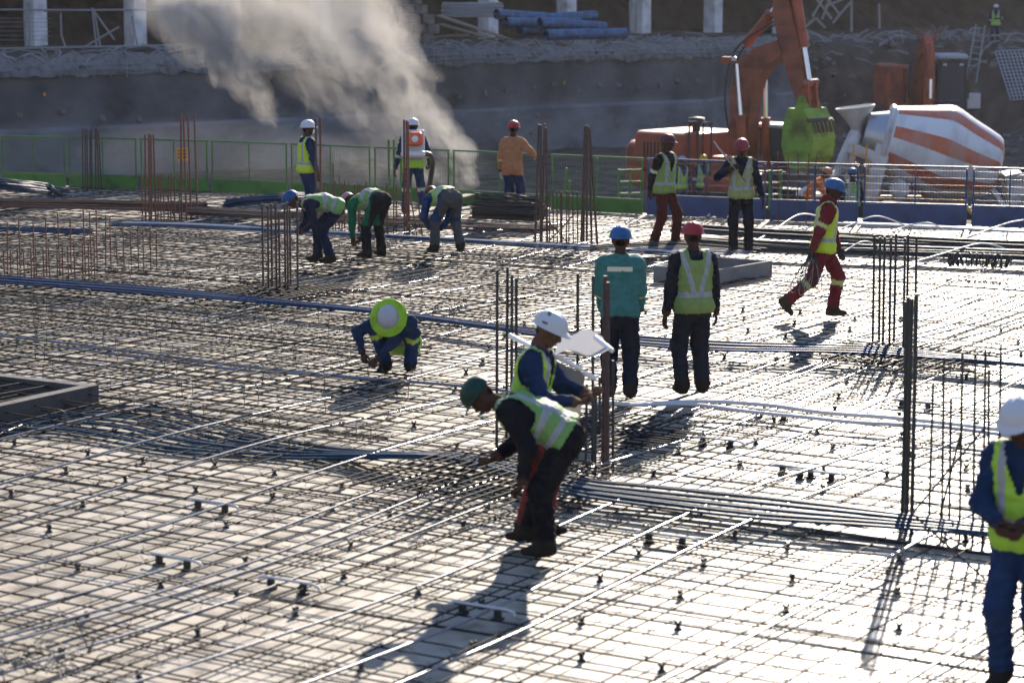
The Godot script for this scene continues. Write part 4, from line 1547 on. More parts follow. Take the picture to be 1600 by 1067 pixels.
func make_vest_textures() -> void:
	# x over the shoulders' width, y from hem to shoulder; cloth colour, silver tape, dirt: name -> [base, tape style, dirt, lime edge]
	var nz := FastNoiseLite.new()
	nz.seed = 77
	nz.frequency = 0.03
	nz.fractal_octaves = 4
	var kinds := {
		"lime_h": [Color(0.36, 0.62, 0.04), "h1", 0.12], "lime_two": [Color(0.34, 0.60, 0.05), "h2", 0.2], "yellow": [Color(0.52, 0.68, 0.03), "h1", 0.08],
		"backlit_olive_h": [Color(0.22, 0.33, 0.07), "h1", 0.45], "backlit_olive_v": [Color(0.20, 0.30, 0.06), "v", 0.4], "green_two": [Color(0.17, 0.36, 0.08), "h2", 0.3], "dusty": [Color(0.30, 0.34, 0.10), "h1", 0.5],  # olive bases have the backlit look of lime cloth painted in, plus dirt
	}
	for kind in kinds:
		var d: Array = kinds[kind]
		var im := Image.create(128, 160, false, Image.FORMAT_RGB8)
		for y in 160:
			for x in 128:
				var lx := (x / 128.0 - 0.5) * 0.46           # metres across
				var s := (1.0 - y / 160.0) * 0.72 - 0.1        # metres up from the hip
				var c: Color = d[0]
				var ax := absf(lx)
				var tape := false
				if d[1] == "v":
					tape = absf(ax - (0.03 + (s - 0.12) * 0.28)) < 0.026 and s > 0.13 or absf(s - 0.12) < 0.028
				else:
					tape = (absf(ax - 0.105) < 0.025 and s > 0.1) or absf(s - 0.09) < 0.026
					if d[1] == "h2":
						tape = tape or absf(s - 0.22) < 0.026
				if tape:
					c = Color(0.34, 0.35, 0.36)
				elif ax > 0.15 and s > 0.2 or s < -0.035:
					c = c * 0.9
				var dirt: float = clampf(nz.get_noise_2d(x * 1.2, y * 1.2) + 0.15, 0.0, 1.0) * d[2] + 0.25 * d[2]
				c = c.lerp(Color(0.14, 0.13, 0.09), dirt)
				im.set_pixel(x, y, Color(c.r, c.g, c.b).linear_to_srgb())
		var m := StandardMaterial3D.new()
		m.albedo_texture = ImageTexture.create_from_image(im)
		m.roughness = 0.7
		m.backlight_enabled = true
		m.backlight = Color(0.5, 0.5, 0.4)
		m.cull_mode = BaseMaterial3D.CULL_DISABLED
		vest_mats[kind] = m

func ik(a: Vector3, target: Vector3, l1: float, l2: float, pole: Vector3) -> Array:
	var d := target - a
	var dist := clampf(d.length(), absf(l1 - l2) + 0.01, (l1 + l2) * 0.999)
	var dir := d.normalized()
	var x := (l1 * l1 - l2 * l2 + dist * dist) / (2.0 * dist)
	var y := sqrt(maxf(0.0, l1 * l1 - x * x))
	var side := (pole - dir * pole.dot(dir)).normalized()
	return [a + dir * x + side * y, a + dir * dist]

var cloth_mat: StandardMaterial3D
var helmet_mats := {}

func helmet_mat(c: Color) -> StandardMaterial3D:
	if not helmet_mats.has(c):
		var m := mt(c.r * 0.75, c.g * 0.75, c.b * 0.75, 0.5)
		m.metallic_specular = 0.35
		if c.r < 0.5:
			m.uv1_triplanar = true
			m.uv1_scale = Vector3.ONE * 1.5
			m.albedo_texture = mats.blotch
		helmet_mats[c] = m
	return helmet_mats[c]

# joints of the last body built, in the world: for things that are held
var joint := {}

func person(o: Dictionary) -> Node3D:
	var s: float = o.get("s", 1.0)
	var t := thing("person", o.label, "person", o.at, deg_to_rad(o.yaw), o.get("group", ""))
	var h: float = o.get("h", 0.02)
	# skeleton, local: +z forward, +x the person's left
	var hip: Vector3 = o.get("hip", Vector3(0, 0.93, 0)) * s
	var lean: float = deg_to_rad(o.get("lean", 2.0))
	var lean2: float = deg_to_rad(o.get("lean2", o.get("lean", 2.0)))
	var twist: float = deg_to_rad(o.get("twist", 0.0))
	var side: float = deg_to_rad(o.get("side", 0.0))
	var d1 := Vector3(sin(side) * cos(lean), cos(lean) * cos(side), sin(lean)).normalized()
	var d2 := Vector3(sin(side) * cos(lean2), cos(lean2) * cos(side), sin(lean2)).normalized()
	var X := Vector3(cos(twist), 0, -sin(twist))
	X = (X - d2 * X.dot(d2)).normalized()
	var fwd := X.cross(d2).normalized()
	var X1 := (Vector3(1, 0, 0) - d1 * d1.x).normalized()
	var waist := hip + d1 * 0.2 * s
	var chest := waist + d2 * 0.2 * s
	var neck := chest + d2 * 0.14 * s
	var hp: float = deg_to_rad(o.get("head_pitch", 5.0)) + lean2 * 0.55
	var hy: float = deg_to_rad(o.get("head_yaw", 0.0)) + twist
	var hb := Basis(Vector3.UP, hy) * Basis(Vector3.RIGHT, hp) * Basis(Vector3.BACK, deg_to_rad(o.get("head_roll", 0.0)))
	var nd := (d2 * 0.6 + hb.y * 0.6).normalized()
	var skull := neck + nd * 0.085 * s + hb.y * 0.085 * s + hb.z * 0.015 * s
	var girth: float = o.get("girth", 1.0)
	var bs := []
	bs.append(B(hip - X1 * 0.06 * s, hip + X1 * 0.06 * s, 0.12 * girth, 0.12 * girth, TROUSERS))
	for sg in [-1.0, 1.0]:
		bs.append(B(hip + X1 * 0.05 * sg * s + d1 * 0.03, waist + X1 * 0.05 * sg * s, 0.112 * girth, 0.108 * girth, TOP))
		bs.append(B(waist + X * 0.055 * sg * s, chest + X * 0.072 * sg * s, 0.108 * girth, 0.114 * girth, TOP))
	var sh_c := chest + d2 * 0.075 * s
	bs.append(B(sh_c - X * 0.14 * s, sh_c + X * 0.14 * s, 0.074 * girth, 0.074 * girth, TOP))
	bs.append(B(chest, neck, 0.095 * girth, 0.058, TOP))
	var torso_n := bs.size()
	bs.append(B(neck - d2 * 0.02, neck + nd * 0.09 * s, 0.056, 0.052, SKIN))
	if o.get("hood", false):
		bs.append(B(neck + fwd * 0.03 + d2 * 0.02, neck - fwd * 0.05 + d2 * 0.03, 0.072, 0.078, TOP))
	var hands := []
	for sg in [1, -1]:
		var key := "l" if sg > 0 else "r"
		var sh: Vector3 = sh_c + X * 0.185 * sg * s - d2 * 0.012
		var target: Vector3 = o.get("hand_" + key, Vector3(0.29 * sg, 0.80, 0.06)) * s
		var pole: Vector3 = o.get("elbow_" + key, Vector3(0.35 * sg, -0.1, -1.0))
		var e := ik(sh, target, 0.29 * s, 0.255 * s, pole)
		bs.append(B(sh, e[0], 0.070 * girth, 0.060 * girth, SLEEVE))
		bs.append(B(e[0], e[1], 0.057 * girth, 0.042 * girth, SLEEVE))
		hands.append([e[0], e[1], sg])
		joint["elbow_" + key] = t.transform * e[0]
		joint["hand_" + key] = t.transform * (e[1] + (e[1] - e[0]).normalized() * 0.08 * s)
	var feet := []
	for sg in [1, -1]:
		var key := "l" if sg > 0 else "r"
		var hj: Vector3 = hip + X1 * 0.085 * sg * s - d1 * 0.02
		var ank: Vector3 = o.get("foot_" + key, Vector3(0.11 * sg, 0.085, 0.0)) * Vector3(s, 1, s)
		ank.y = maxf(ank.y, 0.085)
		var kp: Vector3 = o.get("knee_" + key, Vector3(0.15 * sg, 0, 1.0))
		var e := ik(hj, ank, 0.435 * s, 0.43 * s, kp)
		ank = e[1]
		bs.append(B(hj, e[0], 0.100 * girth, 0.080 * girth, TROUSERS))
		bs.append(B(e[0], ank + (e[0] - ank).normalized() * 0.02, 0.077 * girth, 0.070 * girth, SHIN))
		var fy: float = deg_to_rad(o.get("toe_" + key, 12.0 * sg))
		var fp: float = deg_to_rad(o.get("heel_" + key, 0.0))
		var fd := Basis(Vector3.UP, fy) * Basis(Vector3.RIGHT, fp) * Vector3(0, 0, 1)
		var fu := Basis(Vector3.UP, fy) * Basis(Vector3.RIGHT, fp) * Vector3(0, 1, 0)
		bs.append(B(ank - fd * 0.05 - fu * 0.045, ank + fd * 0.06 - fu * 0.04, 0.039, 0.041, BOOT))
		bs.append(B(ank + fd * 0.04 - fu * 0.043, ank + fd * 0.165 - fu * 0.048, 0.043, 0.034, BOOT))
		bs.append(B(ank - fu * 0.02, ank + (e[0] - ank).normalized() * 0.09, 0.05, 0.052, BOOT))
		feet.append([ank, fd, fu])
	var nt := net(bs, h, 0.017)
	var top: Color = o.get("top", Color(0.02, 0.022, 0.03))
	var low: Color = o.get("low", Color(0.02, 0.022, 0.03))
	var skin: Color = o.get("skin", Color(0.075, 0.042, 0.028))
	var boot: Color = o.get("boot", Color(0.03, 0.025, 0.02))
	var band: Color = o.get("band", Color(0.6, 0.62, 0.4))
	var hem: float = o.get("hem", -0.08)
	var bands: String = o.get("bands", "")
	var cols := PackedColorArray()
	var sleeve_end: float = o.get("sleeve", 0.93)
	for i in nt.v.size():
		var bo: Bone = bs[nt.bone[i]]
		var p := nt.v[i]
		var ab := bo.b - bo.a
		var f := clampf((p - bo.a).dot(ab) / maxf(ab.length_squared(), 1e-8), 0, 1)
		var c := top
		match bo.kind:
			TROUSERS:
				c = low
				if (p - hip).dot(d1) > hem + 0.02 and nt.bone[i] == 0:
					c = top
				if (p - hip).dot(d1) > hem and nt.bone[i] > torso_n:
					c = top
			TOP:
				c = top if (p - hip).dot(d1) > hem else low
				if bands.contains("chest") and absf((p - hip).dot(d1) - 0.30) < 0.026:
					c = band
			SKIN:
				c = skin
			BOOT:
				c = boot
			SLEEVE:
				var fore := ab.length() < 0.272 * s
				c = top if not fore or f < sleeve_end else skin
				if bands.contains("arm") and fore and f > 0.05 and f < 0.26:
					c = band
				if bands.contains("upper") and not fore and f > 0.6 and f < 0.78:
					c = band
			SHIN:
				c = low if f < 0.94 else boot
				if bands.contains("knee") and f > 0.12 and f < 0.27:
					c = band
		var cloth := bo.kind != SKIN and bo.kind != BOOT
		var nzv := fold_noise.get_noise_3d(p.x * 9.0 + o.at.x * 31.0, p.y * 15.0, p.z * 9.0)
		if cloth:
			var n2 := fold_noise.get_noise_3d(p.x * 22.0, p.y * 30.0 + o.at.z * 7.0, p.z * 22.0)
			nt.v[i] = p + nt.g[i] * (nzv * 0.022 + n2 * 0.006)
		var fold_tone := 1.0 + 0.16 * nzv if cloth else 1.0 + 0.1 * nzv  # tone follows the fold noise: darker in hollows, lighter on ridges
		cols.append(Color(c.r * fold_tone, c.g * fold_tone, c.b * fold_tone))
	var m := MB.new()
	m.use_col = true
	net_to(m, nt, cols)
	# head and hands join the same mesh
	m.append(head_proto, Transform3D(hb.scaled(Vector3.ONE * s), skull), skin)
	for q in hands:
		var y: Vector3 = (q[1] - q[0]).normalized()
		var z: Vector3 = o.get("palm_" + ("l" if q[2] > 0 else "r"), Vector3(-q[2], 0, 0.2))
		z = (z - y * z.dot(y)).normalized()
		var x := y.cross(z)
		var bs3 := Basis(x if q[2] < 0 else -x, y, z)
		m.append(hand_protos[o.get("grip_" + ("l" if q[2] > 0 else "r"), "relaxed")], Transform3D(bs3.scaled(Vector3.ONE * s), q[1] + y * 0.012), o.get("glove", skin))
	put("body", m, cloth_mat, t)
	# vest over the torso
	if o.has("vest"):
		var tb := bs.slice(0, torso_n)
		var vn := net(tb, h * 0.8, 0.017, 0.013)
		var keep := PackedByteArray()
		var uvs := PackedVector2Array()
		var vc := PackedColorArray()
		var vhem: float = o.get("vest_hem", -0.07)
		for i in vn.v.size():
			var p := vn.v[i]
			var up := (p - waist).dot(d2) 
			var axis_p: Vector3
			var sv: float
			if up > 0.0:
				sv = 0.2 * s + up
				axis_p = waist + d2 * up
			else:
				var up1 := (p - hip).dot(d1)
				sv = minf(up1, 0.2 * s)
				axis_p = hip + d1 * up1
			sv /= s
			var lx := (p - axis_p).dot(X if up > 0.0 else X1) / s
			var lz := (p - axis_p).dot(fwd)
			var ok := sv > vhem
			var cut := 0.168 + 0.012 * smoothstep(0.46, 0.36, sv) + 0.05 * smoothstep(0.32, 0.22, sv)
			if absf(lx) > cut and sv > 0.2:
				ok = false
			if sv > 0.475 and absf(lx) < 0.07:
				ok = false
			if lz > 0.0 and sv > 0.28 and absf(lx) < 0.012 + (sv - 0.28) * 0.34:
				ok = false
			if lz > 0.0 and o.get("open", false) and absf(lx) < 0.02 + 0.05 * (0.5 - sv):
				ok = false
			keep.append(1 if ok else 0)
			uvs.append(Vector2(lx / 0.46 + 0.5, 1.0 - (sv + 0.1) / 0.72))
			vc.append(Color(1, 1, 1))
			var nv := fold_noise.get_noise_3d(p.x * 8.0 + 5.0, p.y * 10.0, p.z * 8.0 + o.at.x)
			var nv2 := fold_noise.get_noise_3d(p.x * 26.0, p.y * 12.0 + o.at.z, p.z * 26.0)
			var flare := smoothstep(0.12, -0.07, sv) * 0.018
			vn.v[i] = p + vn.g[i] * (0.006 + nv * 0.018 + nv2 * 0.01 + flare)
		var vm := MB.new()
		vm.use_uv = true
		net_to(vm, vn, vc, keep, uvs)
		put("safety_vest", vm, vest_mats[o.vest], t)
	# helmet
	var hc: Color = o.get("helmet", Color(0.6, 0.6, 0.6))
	var hat := put("hard_hat", helmet_mesh, helmet_mat(hc), t)
	hat.transform = Transform3D((hb * Basis(Vector3.RIGHT, -0.1)).scaled(Vector3.ONE * s * 0.93), skull + hb.y * 0.038 * s - hb.z * 0.008 * s)
	if o.get("brim", false):
		var br := put("sun_brim", brim_mesh, helmet_mat(Color(0.42, 0.75, 0.03)), t)
		br.transform = Transform3D(hb * Basis(Vector3.RIGHT, -0.1), skull + hb.y * 0.03 * s)
	if o.get("cap", false):
		var cm := MB.new()
		cm.lathe(Transform3D(Basis.IDENTITY.scaled(Vector3(0.92, 1, 1.1)), Vector3(0, 0.015, -0.012)), PackedVector2Array([Vector2(0.09, -0.03), Vector2(0.102, -0.02), Vector2(0.106, 0.03), Vector2(0.1, 0.05)]), 20)
		put("beanie", cm, mt(0.01, 0.01, 0.012, 0.95), t).transform = Transform3D(hb.scaled(Vector3.ONE * s), skull)
	if o.get("mask", false):
		var km := MB.new()
		km.lathe(Transform3D(Basis(Vector3.RIGHT, PI / 2), Vector3(0, -0.042, 0.075)), PackedVector2Array([Vector2(0.055, 0.0), Vector2(0.045, 0.03), Vector2(0.02, 0.05), Vector2(0.0, 0.054)]), 12)
		put("dust_mask", km, mt(0.7, 0.7, 0.68, 0.9), t).transform = Transform3D(hb.scaled(Vector3.ONE * s), skull)
	joint.skull = t.transform * skull
	joint.chest = t.transform * chest
	joint.back = t.basis * -fwd
	joint.up = t.basis * d2
	joint.left = t.basis * X
	return t

# ---------------------------------------------------------------- the people
func on_ground(px: float, d: float) -> Vector3:
	var p := At(px, 330.0, d)
	return Vector3(p.x, ground_h(p.x, p.z), p.z)

func build_people() -> void:
	cloth_mat = StandardMaterial3D.new()
	cloth_mat.vertex_color_use_as_albedo = true
	cloth_mat.roughness = 0.92
	cloth_mat.albedo_texture = noise_tex(61, 0.02, Color(0.84, 0.84, 0.84), Color(1, 1, 1), 256, 4)
	cloth_mat.uv1_triplanar = true
	cloth_mat.uv1_scale = Vector3.ONE * 1.2
	cloth_mat.metallic_specular = 0.25
	make_protos()
	var white := Color(0.68, 0.69, 0.70)
	var red := Color(0.42, 0.035, 0.045)
	var blue := Color(0.03, 0.15, 0.38)
	var navy := Color(0.014, 0.018, 0.032)
	var overall := Color(0.018, 0.036, 0.085)
	var black := Color(0.014, 0.014, 0.017)
	# near the eye
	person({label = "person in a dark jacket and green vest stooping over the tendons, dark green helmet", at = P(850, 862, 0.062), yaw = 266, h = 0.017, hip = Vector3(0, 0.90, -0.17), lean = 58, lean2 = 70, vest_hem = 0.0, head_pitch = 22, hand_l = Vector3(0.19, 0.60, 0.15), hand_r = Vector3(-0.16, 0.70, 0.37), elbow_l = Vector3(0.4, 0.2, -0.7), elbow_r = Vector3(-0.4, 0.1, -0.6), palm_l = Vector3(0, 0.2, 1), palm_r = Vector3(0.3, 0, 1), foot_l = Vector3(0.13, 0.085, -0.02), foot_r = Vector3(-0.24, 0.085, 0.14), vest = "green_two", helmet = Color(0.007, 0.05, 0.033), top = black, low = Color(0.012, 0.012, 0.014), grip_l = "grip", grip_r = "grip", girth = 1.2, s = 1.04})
	var reader := person({label = "person in a lime vest and white helmet reading large drawings", at = P(824, 838, 0.062), yaw = 74, h = 0.017, lean = 7, lean2 = 11, head_pitch = 22, hand_l = Vector3(0.16, 1.12, 0.42), hand_r = Vector3(-0.14, 1.10, 0.40), elbow_l = Vector3(0.6, -0.6, -0.4), elbow_r = Vector3(-0.6, -0.8, -0.3), grip_l = "grip", grip_r = "grip", palm_l = Vector3(0, 1, 0.3), palm_r = Vector3(0, 1, 0.3), foot_l = Vector3(0.1, 0.085, 0.1), vest = "lime_h", helmet = white, top = overall, low = Color(0.2, 0.04, 0.036), skin = Color(0.14, 0.075, 0.048), s = 1.05, girth = 1.1})
	var mark := MB.new()
	mark.bx(Vector3(-0.121, 0.036, -0.03), Vector3(0.004, 0.016, 0.05), Vector3(0, 6, 0), 0.001)
	put("sticker", mark, mt(0.03, 0.03, 0.035, 0.6), reader.get_node("hard_hat"))
	var smear := MB.new()
	smear.bx(Vector3(-0.068, 0.111, -0.03), Vector3(0.05, 0.004, 0.035), Vector3(0, 20, 33), 0.0015)
	put("paint_smear", smear, mt(0.02, 0.16, 0.04, 0.6), reader.get_node("hard_hat"))
	drawings()
	person({label = "person in blue overalls, lime vest and black beanie under a white helmet, looking down", at = P(1594, 1072, 0.004), yaw = -28, h = 0.016, lean = 2, lean2 = 6, head_pitch = 24, head_yaw = -10, hand_l = Vector3(0.05, 1.03, 0.27), hand_r = Vector3(-0.06, 1.02, 0.27), elbow_l = Vector3(1, -0.3, -0.5), elbow_r = Vector3(-1, -0.3, -0.5), palm_l = Vector3(-0.4, 0.6, -0.6), palm_r = Vector3(0.4, 0.6, -0.6), grip_l = "grip", grip_r = "grip", vest = "lime_h", helmet = white, cap = true, top = overall, low = Color(0.022, 0.045, 0.11), s = 1.09, girth = 1.12})
	# the middle distance
	person({label = "person in a teal jacket and blue helmet standing with the back turned", at = P(968, 620, 0.062), yaw = 176, h = 0.019, lean = 3, hand_l = Vector3(0.2, 0.9, 0.24), hand_r = Vector3(-0.2, 0.9, 0.24), elbow_l = Vector3(0.35, -0.3, -1), elbow_r = Vector3(-0.35, -0.3, -1), top = Color(0.06, 0.2, 0.178), low = Color(0.016, 0.02, 0.032), hem = -0.09, bands = "arm", helmet = blue, girth = 1.16, s = 1.03})
	strip(joint.chest + joint.back * 0.135 + joint.up * 0.02, joint.left, joint.up)
	person({label = "person in a vest coloured backlit olive and red helmet standing with the back turned", at = P(1082, 614, 0.062), yaw = 194, h = 0.019, lean = 2, head_pitch = 8, head_yaw = -8, hand_l = Vector3(0.30, 0.80, 0.02), hand_r = Vector3(-0.28, 0.82, 0.08), vest = "backlit_olive_v", helmet = red, top = Color(0.016, 0.018, 0.024), low = Color(0.02, 0.023, 0.03), hem = -0.1, boot = Color(0.02, 0.016, 0.013), s = 1.04, girth = 1.15})
	person({label = "person in blue overalls squatting to tie bars, wide lime brim round the helmet", at = P(622, 580, 0.062), yaw = -14, h = 0.018, hip = Vector3(0, 0.30, -0.22), lean = 34, lean2 = 60, head_pitch = 46, hand_l = Vector3(-0.16, 0.17, 0.34), hand_r = Vector3(-0.36, 0.24, 0.22), elbow_l = Vector3(0.8, 0.2, 0.2), elbow_r = Vector3(-1, 0.3, -0.2), palm_l = Vector3(0, -0.3, -1), palm_r = Vector3(0.5, 0, -1), grip_l = "grip", grip_r = "grip", foot_l = Vector3(0.14, 0.085, -0.02), foot_r = Vector3(-0.13, 0.085, 0.04), knee_l = Vector3(0.35, 0.4, 1), knee_r = Vector3(-0.4, 0.4, 1), vest = "lime_two", helmet = Color(0.5, 0.51, 0.53), brim = true, top = overall, low = Color(0.02, 0.045, 0.12), bands = "knee", band = Color(0.5, 0.62, 0.1)})
	person({label = "person in red overalls and blue helmet walking with a bundle of wire", at = P(1285, 494, 0.062), yaw = 84, h = 0.019, hip = Vector3(0, 0.91, 0.0), lean = 5, lean2 = 7, head_pitch = 16, hand_r = Vector3(-0.27, 0.79, -0.17), hand_l = Vector3(0.27, 0.85, 0.2), elbow_r = Vector3(-0.3, 0, -1), foot_l = Vector3(0.07, 0.085, 0.13), foot_r = Vector3(-0.08, 0.20, -0.46), heel_r = 48, toe_l = 4, toe_r = -4, grip_r = "grip", vest = "yellow", helmet = blue, top = Color(0.165, 0.022, 0.028), low = Color(0.17, 0.024, 0.03), bands = "knee upper", band = Color(0.55, 0.6, 0.22), glove = Color(0.05, 0.045, 0.045), boot = Color(0.06, 0.045, 0.035), hood = true, s = 1.04, girth = 1.1})
	wire_loops(joint.hand_r)
	person({label = "person in maroon trousers and dark red helmet with hands behind the back", at = P(1038, 384, 0.15), yaw = 48, h = 0.022, lean = 2, head_yaw = 8, hand_l = Vector3(0.1, 0.92, -0.2), hand_r = Vector3(-0.12, 0.9, -0.2), elbow_l = Vector3(1, 0, -0.4), elbow_r = Vector3(-1, 0, -0.4), foot_l = Vector3(0.16, 0.085, 0.1), foot_r = Vector3(-0.14, 0.085, -0.1), vest = "backlit_olive_h", helmet = Color(0.13, 0.03, 0.032), top = black, low = Color(0.085, 0.022, 0.018), bands = "upper", s = 1.02})
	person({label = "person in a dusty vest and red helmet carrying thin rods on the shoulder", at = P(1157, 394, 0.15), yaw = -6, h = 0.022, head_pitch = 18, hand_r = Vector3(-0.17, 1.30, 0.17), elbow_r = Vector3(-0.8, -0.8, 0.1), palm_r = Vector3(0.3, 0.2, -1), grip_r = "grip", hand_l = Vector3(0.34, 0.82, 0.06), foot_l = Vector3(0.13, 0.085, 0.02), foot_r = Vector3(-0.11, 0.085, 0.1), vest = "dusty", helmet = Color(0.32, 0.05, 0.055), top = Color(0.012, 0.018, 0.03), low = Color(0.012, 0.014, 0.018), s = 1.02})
	var hr: Vector3 = joint.hand_r
	var rods := thing("steel_rods", "few thin steel rods resting on a worker's shoulder", "rods")
	for k in 4:
		var m := MB.new()
		var o2 := Vector3(0.012 * (k % 2), 0.012 * k, 0.012 * k)
		m.bar(hr + Vector3(-0.27 - 0.02 * k, 0.33 + 0.02 * k, -0.3) + o2, hr + Vector3(0.17 - 0.015 * k, -0.22, 0.24) + o2, 0.007, 5)
		put("rod", m, mats.rust if k % 2 else mats.steel, rods)
	# the three who stoop in a row
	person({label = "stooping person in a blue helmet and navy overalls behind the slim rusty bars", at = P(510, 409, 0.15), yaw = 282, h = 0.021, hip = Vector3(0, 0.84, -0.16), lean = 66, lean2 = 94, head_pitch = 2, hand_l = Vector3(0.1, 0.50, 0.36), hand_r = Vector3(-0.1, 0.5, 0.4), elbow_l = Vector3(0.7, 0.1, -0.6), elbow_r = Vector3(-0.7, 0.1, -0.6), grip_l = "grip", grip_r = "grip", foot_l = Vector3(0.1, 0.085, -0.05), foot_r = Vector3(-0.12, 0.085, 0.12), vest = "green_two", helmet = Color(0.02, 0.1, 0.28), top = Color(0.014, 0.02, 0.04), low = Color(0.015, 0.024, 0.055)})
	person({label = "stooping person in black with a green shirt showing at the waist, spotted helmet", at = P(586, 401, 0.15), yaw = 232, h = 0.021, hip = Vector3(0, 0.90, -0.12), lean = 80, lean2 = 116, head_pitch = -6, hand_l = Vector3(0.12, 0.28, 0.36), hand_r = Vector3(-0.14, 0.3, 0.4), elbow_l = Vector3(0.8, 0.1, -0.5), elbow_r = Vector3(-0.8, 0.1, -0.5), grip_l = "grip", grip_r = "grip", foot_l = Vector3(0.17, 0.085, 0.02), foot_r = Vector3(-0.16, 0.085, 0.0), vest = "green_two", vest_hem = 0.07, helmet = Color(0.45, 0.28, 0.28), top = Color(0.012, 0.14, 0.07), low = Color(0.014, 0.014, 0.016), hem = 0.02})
	person({label = "stooping person in grey work trousers with legs apart and red helmet", at = P(699, 394, 0.15), yaw = 208, h = 0.021, hip = Vector3(0, 0.87, -0.12), lean = 78, lean2 = 108, head_pitch = -4, hand_l = Vector3(0.14, 0.36, 0.34), hand_r = Vector3(-0.06, 0.34, 0.36), elbow_l = Vector3(0.9, 0.1, -0.4), elbow_r = Vector3(-0.8, 0.1, -0.4), grip_l = "grip", grip_r = "grip", foot_l = Vector3(0.21, 0.085, 0.04), foot_r = Vector3(-0.24, 0.085, 0.0), vest = "lime_two", vest_hem = 0.05, helmet = Color(0.2, 0.03, 0.035), top = Color(0.02, 0.05, 0.13), low = Color(0.07, 0.075, 0.08), hem = 0.0, girth = 1.05})
	# by the far fence
	person({label = "person in a yellow vest, white helmet and dust mask standing by the fence", at = P(479, 343, 0.06), yaw = 118, h = 0.024, lean = 2, head_pitch = 4, hand_r = Vector3(-0.28, 0.84, 0.1), vest = "yellow", helmet = white, mask = true, top = overall, low = Color(0.02, 0.04, 0.11), s = 1.02, girth = 1.05})
	person({label = "person in blue overalls with a backpack blower seen from behind in the dust", at = P(646, 333, 0.06), yaw = 182, h = 0.024, lean = 6, lean2 = 9, head_pitch = 6, hand_r = Vector3(-0.30, 0.92, 0.22), hand_l = Vector3(0.33, 0.86, 0.05), elbow_r = Vector3(-0.5, 0, -1), grip_r = "grip", foot_l = Vector3(0.16, 0.085, 0.0), foot_r = Vector3(-0.16, 0.085, 0.06), vest = "lime_h", helmet = white, top = overall, low = Color(0.025, 0.05, 0.11), bands = "knee arm", hood = true})
	blower()
	person({label = "person in a dusty orange jacket and red helmet leaning an arm on the fence", at = P(801, 339, 0.06), yaw = 158, h = 0.024, lean = 3, head_yaw = 10, head_pitch = 6, hand_r = Vector3(-0.36, 1.13, 0.2), elbow_r = Vector3(-0.7, -0.5, -0.4), hand_l = Vector3(0.27, 0.86, 0.06), top = Color(0.4, 0.185, 0.09), low = Color(0.018, 0.035, 0.09), hem = -0.14, bands = "arm", band = Color(0.55, 0.62, 0.2), helmet = red, glove = Color(0.45, 0.4, 0.36), girth = 1.05})
	# down in the pit
	person({label = "person with a yellow helmet and pale vest standing in the pit beside the excavator", at = on_ground(1098, 69.5), yaw = 8, h = 0.03, vest = "lime_h", helmet = Color(0.62, 0.38, 0.02), top = overall, low = overall, bands = "knee arm"})
	person({label = "person with a pale blue helmet half hidden behind the worker in maroon", at = on_ground(1064, 69.0), yaw = 30, h = 0.03, vest = "lime_h", helmet = Color(0.4, 0.5, 0.6), top = overall, low = overall, bands = "knee"})
	person({label = "person in an orange jacket bending down behind the chute of the mixer truck", at = on_ground(1270, 61.0), yaw = 70, h = 0.03, hip = Vector3(0, 0.9, -0.1), lean = 30, lean2 = 44, head_pitch = 10, hand_l = Vector3(0.15, 0.75, 0.55), hand_r = Vector3(-0.15, 0.75, 0.5), top = Color(0.62, 0.16, 0.04), low = navy, helmet = Color(0.5, 0.2, 0.08)})
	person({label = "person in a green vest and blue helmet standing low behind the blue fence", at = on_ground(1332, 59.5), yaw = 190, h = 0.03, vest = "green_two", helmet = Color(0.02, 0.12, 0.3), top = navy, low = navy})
	var hill := P(1556, 62, 1.5)
	person({label = "person in a lime vest and white helmet standing on the earth terrace", at = Vector3(hill.x, ground_h(hill.x, hill.z), hill.z), yaw = -14, h = 0.034, hand_l = Vector3(0.1, 1.15, 0.28), hand_r = Vector3(-0.28, 0.85, 0.06), elbow_l = Vector3(1, -0.3, -0.3), vest = "lime_h", helmet = white, top = overall, low = Color(0.016, 0.03, 0.09), bands = "knee arm"})

func strip(c: Vector3, left: Vector3, up: Vector3) -> void:
	var m := MB.new()
	m.box(Transform3D(Basis(left, up, left.cross(up)), c), Vector3(0.27, 0.05, 0.008), 0.003)
	tag(put("reflective_strip", m, mt(0.62, 0.6, 0.42, 0.5), self), "pale reflective strip across the back of the teal jacket", "strip")

